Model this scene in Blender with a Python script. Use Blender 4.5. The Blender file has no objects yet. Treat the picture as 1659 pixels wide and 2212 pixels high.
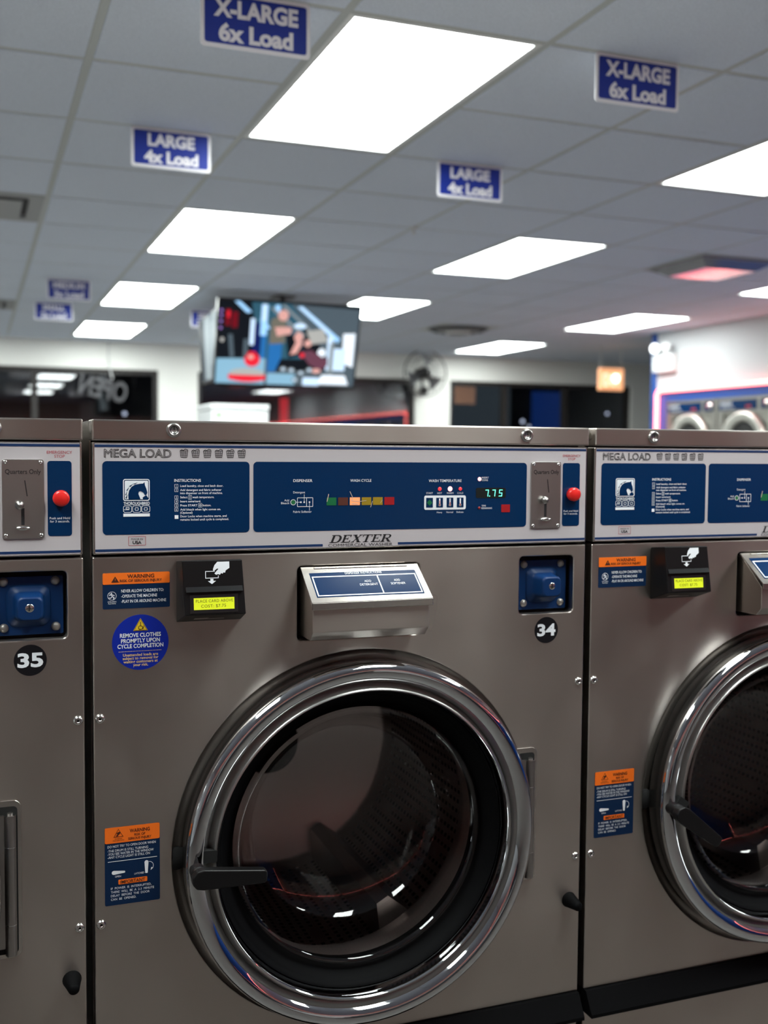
import bpy, bmesh, math, random
from mathutils import Matrix, Vector

random.seed(7)
scene = bpy.context.scene
COL = scene.collection
PI = math.pi

# ------------------------------------------------------------------ camera
YAW, PITCH, ROLL = 0.3645, -0.0555, 0.0077
fw0 = Vector((math.sin(YAW), math.cos(YAW), 0)); rt0 = Vector((math.cos(YAW), -math.sin(YAW), 0)); up0 = Vector((0, 0, 1))
fwd = fw0 * math.cos(PITCH) + up0 * math.sin(PITCH)
up1 = up0 * math.cos(PITCH) - fw0 * math.sin(PITCH)
rgt = rt0 * math.cos(ROLL) + up1 * math.sin(ROLL)
upv = up1 * math.cos(ROLL) - rt0 * math.sin(ROLL)
cam_data = bpy.data.cameras.new('camera'); cam = bpy.data.objects.new('camera', cam_data); COL.objects.link(cam)
m = Matrix((rgt, upv, -fwd)).transposed().to_4x4(); m.translation = (-0.5592, -1.5684, 1.40)
cam.matrix_world = m
cam_data.sensor_fit = 'HORIZONTAL'; cam_data.sensor_width = 24.0
cam_data.lens = 24.0 * 2321.27 / 1659.0
cam_data.clip_start = 0.02; cam_data.clip_end = 200
cam_data.dof.use_dof = True; cam_data.dof.focus_distance = 1.585; cam_data.dof.aperture_fstop = 3.2
scene.camera = cam

# ------------------------------------------------------------------ world, exposure
scene.view_settings.view_transform = 'Standard'; scene.view_settings.look = 'None'
scene.view_settings.gamma = 1.0; scene.view_settings.use_curve_mapping = False
scene.view_settings.exposure = 0.0
world = bpy.data.worlds.new('night'); scene.world = world; world.use_nodes = True
world.node_tree.nodes['Background'].inputs[0].default_value = (0.010, 0.012, 0.020, 1)
world.node_tree.nodes['Background'].inputs[1].default_value = 0.5
LAMP = 18.5            # radiance of the ceiling lamp lenses
LAMP_COL = (0.93, 1.0, 0.97)

# ------------------------------------------------------------------ materials
MAT = {}
def pmat(name, col, rough=0.5, metal=0.0, coat=0.0, emit=None, estr=0.0, spec=0.5, aniso=0.0):
    mt = bpy.data.materials.new(name); mt.use_nodes = True
    b = mt.node_tree.nodes['Principled BSDF']
    b.inputs['Base Color'].default_value = (*col, 1); b.inputs['Roughness'].default_value = rough
    b.inputs['Metallic'].default_value = metal; b.inputs['Coat Weight'].default_value = coat
    b.inputs['Specular IOR Level'].default_value = spec
    b.inputs['Coat Roughness'].default_value = 0.06
    if emit: b.inputs['Emission Color'].default_value = (*emit, 1); b.inputs['Emission Strength'].default_value = estr
    if aniso:
        b.inputs['Anisotropic'].default_value = aniso; b.inputs['Anisotropic Rotation'].default_value = 0.25
        t = mt.node_tree.nodes.new('ShaderNodeTangent'); t.direction_type = 'RADIAL'; t.axis = 'Z'
        mt.node_tree.links.new(t.outputs[0], b.inputs['Tangent'])
    MAT[name] = mt
    return mt
def noise_to(mt, socket, scale, lo, hi, stretch=(1, 1, 1), detail=3.0, coord='Object'):
    nt = mt.node_tree; b = nt.nodes['Principled BSDF']
    tc = nt.nodes.new('ShaderNodeTexCoord'); mp = nt.nodes.new('ShaderNodeMapping'); mp.inputs['Scale'].default_value = stretch
    n = nt.nodes.new('ShaderNodeTexNoise'); n.inputs['Scale'].default_value = scale; n.inputs['Detail'].default_value = detail
    nt.links.new(tc.outputs[coord], mp.inputs[0]); nt.links.new(mp.outputs[0], n.inputs['Vector'])
    if socket == 'Base Color':
        r = nt.nodes.new('ShaderNodeMix'); r.data_type = 'RGBA'
        r.inputs[6].default_value = (*lo, 1); r.inputs[7].default_value = (*hi, 1)
        nt.links.new(n.outputs[0], r.inputs[0]); nt.links.new(r.outputs[2], b.inputs['Base Color'])
    else:
        r = nt.nodes.new('ShaderNodeMapRange'); r.inputs['From Min'].default_value = 0.0; r.inputs['From Max'].default_value = 1.0
        r.inputs['To Min'].default_value = lo; r.inputs['To Max'].default_value = hi
        nt.links.new(n.outputs[0], r.inputs[0])
        if socket == 'Bump':
            bp = nt.nodes.new('ShaderNodeBump'); bp.inputs['Strength'].default_value = hi; bp.inputs['Distance'].default_value = lo
            nt.links.new(n.outputs[0], bp.inputs['Height']); nt.links.new(bp.outputs[0], b.inputs['Normal'])
        else:
            nt.links.new(r.outputs[0], b.inputs[socket])
# brushed stainless steel, grain running sideways
st = pmat('stainless', (0.55, 0.52, 0.485), 0.30, 1.0, aniso=0.7)
noise_to(st, 'Roughness', 4.0, 0.20, 0.44, (1.6, 1.0, 1.0), 2)
noise_to(st, 'Base Color', 5.0, (0.46, 0.41, 0.37), (0.64, 0.585, 0.535), (1.0, 1.0, 0.6), 2.5)
noise_to(st, 'Bump', 60, 0.0006, 0.14, (0.6, 1, 30), 4)
s2 = pmat('stainless_bright', (0.62, 0.58, 0.54), 0.26, 1.0, aniso=0.4)
noise_to(s2, 'Bump', 60, 0.0005, 0.08, (0.6, 1, 30), 3)
pmat('chrome', (0.66, 0.67, 0.69), 0.05, 1.0)
pmat('satin_steel', (0.55, 0.54, 0.52), 0.30, 1.0)
pmat('hinge_steel', (0.42, 0.40, 0.38), 0.32, 1.0)
pmat('screw_steel', (0.75, 0.74, 0.72), 0.18, 1.0)
pmat('drum_steel', (0.62, 0.56, 0.53), 0.34, 0.9)
pmat('drum_hole', (0.004, 0.004, 0.004), 0.8)
pmat('black_rubber', (0.0035, 0.0035, 0.004), 0.6, spec=0.06)
pmat('black_plastic', (0.007, 0.0065, 0.007), 0.38, spec=0.25)
pmat('gap_black', (0.004, 0.004, 0.004), 0.9)
pmat('rim_black', (0.012, 0.012, 0.013), 0.22); pmat('door_rim', (0.05, 0.047, 0.045), 0.22, 0.8)
pmat('overlay_grey', (0.50, 0.455, 0.47), 0.45)
pmat('panel_blue', (0.001, 0.022, 0.080), 0.2, spec=0.3)
pmat('stripe_blue', (0.006, 0.03, 0.11), 0.4)
pmat('print_white', (0.84, 0.86, 0.90), 0.5)
pmat('print_black', (0.012, 0.011, 0.013), 0.5)
pmat('print_red', (0.42, 0.03, 0.04), 0.5)
pmat('button_red', (0.75, 0.018, 0.014), 0.32, coat=0.3)
pmat('warn_orange', (0.95, 0.17, 0.008), 0.5)
pmat('warn_navy', (0.003, 0.018, 0.060), 0.5, spec=0.2)
pmat('warn_brown', (0.06, 0.012, 0.004), 0.5)
pmat('sticker_blue', (0.004, 0.020, 0.32), 0.5, spec=0.25)
pmat('sticker_tan', (0.75, 0.52, 0.24), 0.5)
pmat('sticker_yellow', (0.85, 0.58, 0.02), 0.5)
pmat('sticker_black', (0.007, 0.006, 0.008), 0.5, spec=0.2)
pmat('coin_blue', (0.002, 0.026, 0.105), 0.42, spec=0.3)
pmat('bolt_grey', (0.36, 0.34, 0.32), 0.42, 0.7)
pmat('lcd_yellow', (0.45, 0.55, 0.02), 0.3, emit=(0.60, 0.62, 0.015), estr=0.65)
pmat('lcd_text', (0.10, 0.09, 0.005), 0.5)
pmat('led_window', (0.010, 0.012, 0.012), 0.15)
pmat('led_digit', (0.1, 0.8, 0.6), 0.4, emit=(0.18, 1.0, 0.72), estr=1.6)
pmat('led_red', (0.8, 0.02, 0.02), 0.4, emit=(1.0, 0.03, 0.04), estr=1.3)
pmat('led_dim', (0.30, 0.01, 0.015), 0.4)
pmat('led_hot', (1.0, 0.3, 0.3), 0.4, emit=(1.0, 0.45, 0.45), estr=2.2)
pmat('cyc_green', (0.006, 0.14, 0.045), 0.4); pmat('cyc_brown', (0.10, 0.028, 0.018), 0.4)
pmat('cyc_amber', (0.7, 0.25, 0.10), 0.4, emit=(1.0, 0.40, 0.16), estr=0.55)
pmat('cyc_yellow', (0.34, 0.22, 0.012), 0.4); pmat('cyc_red', (0.36, 0.008, 0.012), 0.4)
pmat('temp_red', (0.6, 0.05, 0.03), 0.4); pmat('scuff', (0.55, 0.45, 0.38), 0.5)
tl = pmat('ceiling_tile', (0.66, 0.675, 0.70), 0.95)
noise_to(tl, 'Base Color', 220, (0.45, 0.505, 0.595), (0.76, 0.83, 0.94), (1, 1, 1), 2)  # bluish cast of the room's light put into the white tiles' colour
pmat('tee_white', (0.44, 0.47, 0.47), 0.5)
pmat('deck', (0.3, 0.3, 0.3), 0.9)
pmat('wall_white', (0.80, 0.80, 0.76), 0.7)
pmat('wall_side', (0.52, 0.535, 0.55), 0.7)
pmat('wall_blue', (0.004, 0.06, 0.30), 0.45)
pmat('wall_back', (0.40, 0.37, 0.33), 0.7); pmat('added_dark_band', (0.025, 0.028, 0.038), 0.5)
fl = pmat('floor_tile', (0.115, 0.105, 0.097), 0.5)
pmat('frame_dark', (0.018, 0.015, 0.014), 0.5)
pmat('troffer_white', (0.72, 0.74, 0.74), 0.45)
pmat('lens', (0.9, 0.9, 0.9), 0.5, emit=LAMP_COL, estr=LAMP)
pmat('sign_blue', (0.003, 0.025, 0.30), 0.5)
pmat('sign_white', (0.88, 0.86, 0.90), 0.5)
pmat('vent_grey', (0.30, 0.31, 0.32), 0.5); pmat('vent_dark', (0.05, 0.05, 0.055), 0.7)
pmat('vent_gloss', (0.30, 0.31, 0.34), 0.08, 0.45)
pmat('tv_black', (0.010, 0.010, 0.011), 0.3)
pmat('fan_black', (0.02, 0.02, 0.02), 0.4); pmat('fan_blade', (0.20, 0.20, 0.21), 0.3, 0.6)
pmat('kiosk_white', (0.78, 0.80, 0.80), 0.4); pmat('kiosk_grey', (0.58, 0.60, 0.60), 0.5); pmat('kiosk_green', (0.35, 0.66, 0.30), 0.5)
pmat('neon_red', (1.0, 0.2, 0.2), 0.4, emit=(1.0, 0.19, 0.165), estr=5.5)
pmat('dryer_steel', (0.34, 0.33, 0.30), 0.42, 0.9)
pmat('dryer_ring', (0.60, 0.60, 0.55), 0.35, 0.7)
pmat('dark_inside', (0.006, 0.006, 0.006), 0.6)
pmat('lamp_hot', (1, 1, 1), 0.4, emit=(0.9, 0.96, 1.0), estr=2.5)
pmat('exit_face', (0.8, 0.4, 0.2), 0.5, emit=(1.0, 0.46, 0.22), estr=0.9)
pmat('exit_text', (0.9, 0.7, 0.5), 0.5, emit=(1.0, 0.74, 0.5), estr=1.5)
pmat('exit_lamp', (1, 0.9, 0.8), 0.5, emit=(1.0, 0.90, 0.72), estr=4.5)
pmat('neon_unlit', (0.05, 0.05, 0.056), 0.5)
pmat('cord_grey', (0.55, 0.56, 0.56), 0.6)
pmat('asphalt', (0.02, 0.02, 0.022), 0.9)
pmat('backdrop_blue', (0.004, 0.05, 0.35), 0.5, emit=(0.01, 0.08, 0.45), estr=0.25)
pmat('backdrop_grey', (0.10, 0.105, 0.11), 0.7, emit=(0.10, 0.13, 0.15), estr=0.35)
pmat('backdrop_red', (0.5, 0.01, 0.02), 0.5, emit=(1.0, 0.02, 0.04), estr=0.7)
pmat('street_lamp', (1, 1, 1), 0.5, emit=(0.75, 0.82, 1.0), estr=1.4)
pmat('street_lamp_warm', (1, 1, 1), 0.5, emit=(1.0, 0.75, 0.25), estr=1.6)
pmat('street_dark', (0.012, 0.012, 0.016), 0.6)
def pic(name, col, k=1.0): return pmat('picture_' + name, tuple(0.3 * c for c in col), 0.5, emit=col, estr=k, spec=0.08)
pic('black', (0.006, 0.008, 0.012)); pic('navy', (0.005, 0.012, 0.10)); pic('lightblue', (0.24, 0.45, 0.60)); pic('cyan', (0.36, 0.66, 1.0), 1.1)
pic('paleblue', (0.62, 0.80, 1.0), 1.1); pic('red', (0.80, 0.02, 0.04)); pic('darkred', (0.16, 0.005, 0.012)); pic('skin', (0.72, 0.38, 0.34)); pic('shirt', (0.16, 0.15, 0.12))
pic('jeans', (0.02, 0.15, 0.42)); pic('grey', (0.08, 0.11, 0.135)); pic('plum', (0.14, 0.05, 0.08)); pic('white', (0.85, 0.92, 1.0), 1.1); pic('cream', (0.42, 0.42, 0.40)); pic('purple', (0.35, 0.2, 0.6)); pic('teal', (0.03, 0.10, 0.15)); pic('steel', (0.24, 0.28, 0.30))

def glassmat(name, tint, ior=1.5, rough=0.0, boost=0.0):
    mt = bpy.data.materials.new(name); mt.use_nodes = True; nt = mt.node_tree; nt.nodes.clear()
    o = nt.nodes.new('ShaderNodeOutputMaterial'); mx = nt.nodes.new('ShaderNodeMixShader')
    tr = nt.nodes.new('ShaderNodeBsdfTransparent'); tr.inputs[0].default_value = (*tint, 1)
    gl = nt.nodes.new('ShaderNodeBsdfGlossy'); gl.inputs['Roughness'].default_value = rough; gl.inputs[0].default_value = (1, 1, 1, 1)
    fr = nt.nodes.new('ShaderNodeFresnel'); fr.inputs[0].default_value = ior
    nt.links.new(fr.outputs[0], mx.inputs[0]); nt.links.new(tr.outputs[0], mx.inputs[1]); nt.links.new(gl.outputs[0], mx.inputs[2]); nt.links.new(mx.outputs[0], o.inputs[0])
    MAT[name] = mt
glassmat('door_glass', (0.74, 0.72, 0.72), 1.6, 0.015)
glassmat('window_glass', (0.80, 0.82, 0.85), 1.75, 0.0)

# ------------------------------------------------------------------ helpers
def link(name, me, mat, parent=None, loc=None):
    o = bpy.data.objects.new(name, me); COL.objects.link(o)
    if mat is not None and len(me.materials) == 0: me.materials.append(MAT[mat])
    if parent is not None: o.parent = parent
    if loc is not None: o.location = loc
    return o
def empty(name, loc=(0, 0, 0), rz=0.0):
    o = bpy.data.objects.new(name, None); COL.objects.link(o); o.location = loc; o.rotation_euler = (0, 0, rz); o.empty_display_size = 0.1
    return o
def tag(o, label, cat, group=None):
    o['label'] = label; o['category'] = cat
    if group: o['group'] = group
    return o
def struct(o, label=None):
    o['kind'] = 'structure'
    if label: o['label'] = label
    return o

class MB:
    """collects faces; build() links them as one mesh object"""
    def __init__(s): s.v = []; s.f = []; s.m = []; s.sm = []
    def add(s, vs, fs, mi=0, smooth=False):
        n = len(s.v); s.v += [tuple(p) for p in vs]
        for f in fs: s.f.append([i + n for i in f]); s.m.append(mi); s.sm.append(smooth)
        return s
    def box(s, x0, x1, y0, y1, z0, z1, mi=0, bev=0.0):
        if bev > 0:
            bm = bmesh.new(); bmesh.ops.create_cube(bm, size=1)
            for v in bm.verts: v.co = ((x0 + x1) / 2 + v.co.x * (x1 - x0), (y0 + y1) / 2 + v.co.y * (y1 - y0), (z0 + z1) / 2 + v.co.z * (z1 - z0))
            bmesh.ops.bevel(bm, geom=list(bm.edges), offset=bev, segments=2, affect='EDGES', profile=0.5)
            bm.verts.index_update(); s.add([v.co[:] for v in bm.verts], [[v.index for v in f.verts] for f in bm.faces], mi); bm.free(); return s
        vs = [(x, y, z) for z in (z0, z1) for y in (y0, y1) for x in (x0, x1)]
        return s.add(vs, [(0, 2, 3, 1), (4, 5, 7, 6), (0, 1, 5, 4), (2, 6, 7, 3), (0, 4, 6, 2), (1, 3, 7, 5)], mi)
    def hexa(s, back, front, mi=0):
        """back / front: four points each, same order (counter-clockwise seen from the front)"""
        vs = list(back) + list(front)
        return s.add(vs, [(3, 2, 1, 0), (4, 5, 6, 7), (0, 1, 5, 4), (1, 2, 6, 5), (2, 3, 7, 6), (3, 0, 4, 7)], mi)
    def tube(s, a, b, r, r2=None, n=16, mi=0, caps=True):
        a = Vector(a); b = Vector(b); r2 = r if r2 is None else r2
        d = (b - a).normalized(); u = d.orthogonal().normalized(); w = d.cross(u)
        vs = [a + (u * math.cos(t) + w * math.sin(t)) * r for t in [2 * PI * i / n for i in range(n)]] + [b + (u * math.cos(t) + w * math.sin(t)) * r2 for t in [2 * PI * i / n for i in range(n)]]
        s.add(vs, [(i, (i + 1) % n, n + (i + 1) % n, n + i) for i in range(n)], mi, True)
        if caps: s.add(vs, [list(range(n))[::-1], list(range(n, 2 * n))], mi)
        return s
    def lathe(s, prof, cx, cz, n=72, mi=0, y0=0.0):
        """profile of (radius, y) turned about an axis along y"""
        vs = []
        for r, y in prof:
            for i in range(n):
                t = 2 * PI * i / n; vs.append((cx + r * math.cos(t), y0 + y, cz + r * math.sin(t)))
        fs = []
        for k in range(len(prof) - 1):
            for i in range(n):
                j = (i + 1) % n; fs.append((k * n + i, k * n + j, (k + 1) * n + j, (k + 1) * n + i))
        return s.add(vs, fs, mi, True)
    def prism(s, loop, y0, y1, mi=0):
        """loop of (x, z); front at y0, back at y1"""
        n = len(loop); vs = [(x, y0, z) for x, z in loop] + [(x, y1, z) for x, z in loop]
        return s.add(vs, [list(range(n)), list(range(n, 2 * n))[::-1]] + [((i + 1) % n, i, n + i, n + (i + 1) % n) for i in range(n)], mi)
    def flatpoly(s, loop, y, mi=0): return s.add([(x, y, z) for x, z in loop], [list(range(len(loop)))], mi)
    def stroke(s, pts, w, y, mi=0, closed=False):
        pts = list(pts) + ([pts[0]] if closed else [])
        for (x0, z0), (x1, z1) in zip(pts[:-1], pts[1:]):
            dx, dz = x1 - x0, z1 - z0; L = math.hypot(dx, dz) or 1e-9; ex, ez = dx / L * w / 2, dz / L * w / 2; nx, nz = -ez, ex
            s.flatpoly([(x0 - ex - nx, z0 - ez - nz), (x1 + ex - nx, z1 + ez - nz), (x1 + ex + nx, z1 + ez + nz), (x0 - ex + nx, z0 - ez + nz)], y, mi)
        return s
    def text(s, *a, mi=0, y=0.0, **k):
        vs, fs = text2d(*a, **k); return s.add([(x, y, z) for x, z in vs], fs, mi)
    def build(s, name, mats, parent=None, loc=None, fixn=True):
        me = bpy.data.meshes.new(name); me.from_pydata(s.v, [], s.f)
        for mn in (mats if isinstance(mats, (list, tuple)) else [mats]): me.materials.append(MAT[mn])
        me.polygons.foreach_set('material_index', s.m); me.polygons.foreach_set('use_smooth', s.sm)
        me.update()
        if fixn:
            bm = bmesh.new(); bm.from_mesh(me); bmesh.ops.recalc_face_normals(bm, faces=bm.faces); bm.to_mesh(me); bm.free()
        return link(name, me, None, parent, loc)

def text_mesh(body, bold=0.0, shear=0.0, spacing=1.0, outline=0.0):
    cu = bpy.data.curves.new('text', 'FONT'); cu.body = body; cu.size = 1.0; cu.offset = bold; cu.shear = shear; cu.space_character = spacing; cu.resolution_u = 3
    if outline: cu.fill_mode = 'NONE'; cu.bevel_depth = outline; cu.bevel_resolution = 0
    ob = bpy.data.objects.new('text', cu)
    me = bpy.data.meshes.new_from_object(ob)
    vs = [v.co.copy() for v in me.vertices]; fs = [list(p.vertices) for p in me.polygons]
    bpy.data.objects.remove(ob); bpy.data.curves.remove(cu); bpy.data.meshes.remove(me)
    return vs, fs
_v, _f = text_mesh('H'); CAP = max(p.y for p in _v)
def text2d(body, x, z, h, w=None, align='L', bold=0.0, shear=0.0, spacing=1.0, outline=0.0, rot=0.0, mirror=False):
    """flat letters in the x-z plane, base line at z, capital height h, squeezed to width w when given"""
    vs, fs = text_mesh(body, bold, shear, spacing, outline)
    if not vs: return [], []
    x0 = min(p.x for p in vs); x1 = max(p.x for p in vs); k = h / CAP; kx = k if w is None else w / (x1 - x0)
    W = (x1 - x0) * kx; ox = {'L': 0, 'C': -W / 2, 'R': -W}[align]
    out = []
    for p in vs:
        px, pz = (p.x - x0) * kx + ox, p.y * k
        if mirror: px = -px
        out.append((x + px * math.cos(rot) - pz * math.sin(rot), z + px * math.sin(rot) + pz * math.cos(rot)))
    return out, fs
def rr(x0, x1, z0, z1, r, n=5):
    pts = []
    for cx, cz, a0 in ((x1 - r, z1 - r, 0), (x0 + r, z1 - r, 90), (x0 + r, z0 + r, 180), (x1 - r, z0 + r, 270)):
        for i in range(n + 1):
            a = math.radians(a0 + 90 * i / n); pts.append((cx + r * math.cos(a), cz + r * math.sin(a)))
    return pts
def circ(cx, cz, r, n=48): return [(cx + r * math.cos(2 * PI * i / n), cz + r * math.sin(2 * PI * i / n)) for i in range(n)]
def flat(name, loops, yf, thick, mat, parent=None, bevel=0.0, seg=2):
    """sheet with holes: first loop is the outline, the others are cut out; front face at y = yf"""
    cu = bpy.data.curves.new(name, 'CURVE'); cu.dimensions = '2D'; cu.fill_mode = 'BOTH'
    cu.extrude = max(thick / 2 - bevel, 1e-5); cu.bevel_depth = bevel; cu.bevel_resolution = seg; cu.offset = -bevel
    for lp in loops:
        sp = cu.splines.new('POLY'); sp.points.add(len(lp) - 1); sp.use_cyclic_u = True
        for p, (x, z) in zip(sp.points, lp): p.co = (x, z, 0, 1)
    ob = bpy.data.objects.new(name, cu); me = bpy.data.meshes.new_from_object(ob)
    bpy.data.objects.remove(ob); bpy.data.curves.remove(cu)
    for v in me.vertices: v.co = (v.co.x, yf + thick / 2 - v.co.z, v.co.y)
    me.name = name; me.materials.clear(); me.materials.append(MAT[mat])
    for p in me.polygons: p.material_index = 0; p.use_smooth = False
    bm = bmesh.new(); bm.from_mesh(me); bmesh.ops.remove_doubles(bm, verts=bm.verts, dist=1e-6); bmesh.ops.recalc_face_normals(bm, faces=bm.faces); bm.to_mesh(me); bm.free()
    return link(name, me, None, parent)
def copy_tree(o, parent=None, skip=()):
    c = o.copy(); COL.objects.link(c)
    if parent is not None: c.parent = parent
    for ch in o.children:
        if ch.name.split('.')[0] not in skip: copy_tree(ch, c, skip)
    return c

# ------------------------------------------------------------------ the room
H = 2.565                                 # ceiling height
GX0, GPX = -0.225, 0.604                  # ceiling grid
GY0, GPY = 1.1865, 0.6185
XL, XR, YB, YF = -4.2, 9.0, -5.2, 10.30   # room limits
WX = 5.60                                 # dryer wall
WEND = 7.32
struct(MB().box(XL, XR, YB, YF, -0.08, 0.0).build('floor', 'floor_tile'))
ceil = struct(MB().box(XL, XR, YB, YF + 0.2, H + 0.03, H + 0.10).build('ceiling', 'deck'))
lamps_idx = {}
LAMPS = [(c, j) for c in (1, 4, 8) for j in (0, 1, 2, 3)] + [(c, j) for c in (-5, -2) for j in (0, 1, 2, 3)] + [(1, -1), (4, -1), (-2, -1)]
for ci, j in LAMPS:
    if 1:
        lamps_idx[(ci, j * 4)] = 1; lamps_idx[(ci, j * 4 + 1)] = 1
vents_idx = {(-1, 4): 'return', (-1, 10): 'return', (6, 4): 'gloss', (6, 10): 'round'}
def cell(i, j): return GX0 + i * GPX, GX0 + (i + 1) * GPX, GY0 + j * GPY, GY0 + (j + 1) * GPY
tile_me = None; rest = MB(); rest_tee = MB()
i0, i1 = math.floor((XL - GX0) / GPX), math.ceil((XR - GX0) / GPX); j0, j1 = math.floor((YB - GY0) / GPY), math.ceil((YF - GY0) / GPY)
for i in range(i0, i1):
    for j in range(j0, j1):
        if (i, j) in lamps_idx or (i, j) in vents_idx: continue
        x0, x1, y0, y1 = cell(i, j); last = y1 > YF
        if x0 >= WX and y1 < WEND and i > 10: continue
        inview = -1 <= i <= 12 and -1 <= j <= 14 and (i <= 10 or j >= 9) and x0 < -0.1 + 0.62 * (y1 + 2.2) + 0.6
        g = 0.006
        if inview and not last and x1 < WX + 0.7:
            if tile_me is None:
                b = MB(); hx, hy = GPX / 2 - g, GPY / 2 - g
                b.hexa([(-hx, -hy, .016), (hx, -hy, .016), (hx, hy, .016), (-hx, hy, .016)], [(-hx + .008, -hy + .008, -0.0035), (hx - .008, -hy + .008, -0.0035), (hx - .008, hy - .008, -0.0035), (-hx + .008, hy - .008, -0.0035)])
                o = b.build('ceiling_tile', 'ceiling_tile', ceil); tile_me = o.data
            else: o = link('ceiling_tile', tile_me, None, ceil)
            o.location = ((x0 + x1) / 2, (y0 + y1) / 2, H + random.uniform(0.0, 0.0016)); o.rotation_euler = (random.gauss(0, 0.0008), random.gauss(0, 0.0008), 0)
        else:
            rest.box(max(x0 + g, XL), min(x1 - g, XR), max(y0 + g, YB), min(y1 - g, YF), H - .003, H + .016)
o = rest.build('ceiling_tile_field', 'ceiling_tile', ceil); o['kind'] = 'stuff'
for i in range(i0, i1 + 1):
    x = GX0 + i * GPX
    if XL < x < XR:
        b = MB().box(x - .012, x + .012, max(YB, -5.2), YF, H - .0005, H + .02)
        if -1 <= i <= 11: b.build('ceiling_tee', 'tee_white', ceil)
        else: rest_tee.v and None; rest_tee.add(b.v, b.f)
for j in range(j0, j1 + 1):
    y = GY0 + j * GPY
    if YB < y < YF:
        cuts = sorted(c for c, k in LAMPS if j == k * 4 + 1); xs_ = [XL] + [v for c in cuts for v in cell(c, 0)[:2]] + [XR]
        for a, c in zip(xs_[0::2], xs_[1::2]):
            b = MB().box(a, c, y - .012, y + .012, H - .0004, H + .0199)
            if -1 <= j <= 14 and c > -1.0: b.build('ceiling_tee', 'tee_white', ceil)
            else: rest_tee.add(b.v, b.f)
o = rest_tee.build('ceiling_tee_field', 'tee_white', ceil); o['kind'] = 'stuff'

# window wall at the far side
ZH = 2.272
fw = MB()
fw.box(XL, XR, YF, YF + 0.18, ZH, H + .03).box(XL, XR, YF, YF + 0.18, 0, 0.75)
for a, c in ((XL, -3.2), (1.33, 1.76), (4.36, 4.81), (7.37, XR)): fw.box(a, c, YF, YF + 0.18, 0.75, ZH)
struct(fw.build('wall_far', 'wall_white'))
win_glass_me = {}
for n, (a, c, mull) in enumerate(((-3.2, 1.33, (-1.5, 0.045)), (1.76, 4.36, ()), (4.81, 7.37, (5.575, 6.435)))):
    w = struct(empty('window_%d' % (n + 1), ((a + c) / 2, YF + .09, 0.75)))
    def wl(x): return x - (a + c) / 2
    b = MB(); fwid = .045
    b.box(wl(a), wl(c), -.05, .05, ZH - .75 - .05, ZH - .75).box(wl(a), wl(c), -.05, .05, 0, .05).box(wl(a), wl(a) + fwid, -.05, .05, .05, ZH - .8).box(wl(c) - fwid, wl(c), -.05, .05, .05, ZH - .8)
    b.build('window_frame', 'frame_dark', w)
    ed = [a + fwid] + list(mull) + [c - fwid]
    for x in mull: MB().box(wl(x) - .03, wl(x) + .03, -.05, .05, .05, ZH - .8).build('mullion', 'frame_dark', w)
    for p, q in zip(ed[:-1], ed[1:]): MB().box(wl(p), wl(q), -.004, .004, .05, ZH - .8).build('pane', 'window_glass', w)
# side wall on the left, wall behind the camera
struct(MB().box(XL - .15, XL, YB, YF, 0, H).build('wall_left', 'wall_side'))
struct(MB().box(XL, WX, YB - .15, YB, .95, H).box(XL, WX, YB - .15, YB, 0, .95, 2).box(1.9, 2.7, YB, YB + .12, 0, H, 1).box(-1.3, -.9, YB, YB + .12, 0, H, 1).build('wall_back', ['wall_back', 'wall_white', 'added_dark_band']))  # white pillars and dark lower band added to streak the steel's reflections
struct(MB().box(XR, XR + .15, YB, YF, 0, H).build('wall_right', 'wall_side'))
# dryer wall
NZ = 2.005                                 # neon height
dw = MB()
dw.box(WX, WX + .2, YB, WEND - .10, NZ, H, 0).box(WX + .1, WX + .2, YB, WEND - .10, 0, NZ, 1)
dw.box(WX, WX + .2, WEND - .10, WEND, 0, H, 1)
dw.box(WX, WX + .1, YB, WEND - .10, 1.905, NZ, 1).box(WX, WX + .1, 7.065, WEND - .10, 0, 1.905, 1).box(WX, WX + .1, YB, 7.065 - 0.745 * 3, 0, 1.905, 1)
struct(dw.build('wall_dryers', ['wall_side', 'wall_blue']))

# night outside
struct(MB().box(-25, 30, YF + 0.3, 45, -0.25, -0.15).build('ground_outside', 'asphalt'))

# ------------------------------------------------------------------ ceiling lamps
lamp_label = {(1, 0): 'largest glowing ceiling lamp, above the left washer sign in the foreground', (1, 1): 'second glowing lamp of the left row, behind the left sign reading LARGE',
 (1, 2): 'third glowing lamp of the left row, left of the television', (1, 3): 'farthest and smallest glowing lamp of the left row, by the OPEN sign window',
 (4, 0): 'glowing ceiling lamp cut off by the right edge of the photo', (4, 1): 'glowing ceiling lamp behind the right sign reading LARGE', (4, 2): 'glowing ceiling lamp partly hidden by the right end of the television', (4, 3): 'glowing ceiling lamp hidden behind the television, near the far window wall',
 (8, 0): 'ceiling lamp by the dryer wall nearest the camera, out of frame', (8, 1): 'small glowing lamp at the right edge, beyond the red-lit vent', (8, 2): 'long glowing lamp near the dryer wall, left of the emergency light', (8, 3): 'far glowing lamp above the wall fan, right of the round air diffuser'}
lamp_proto = None
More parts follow.
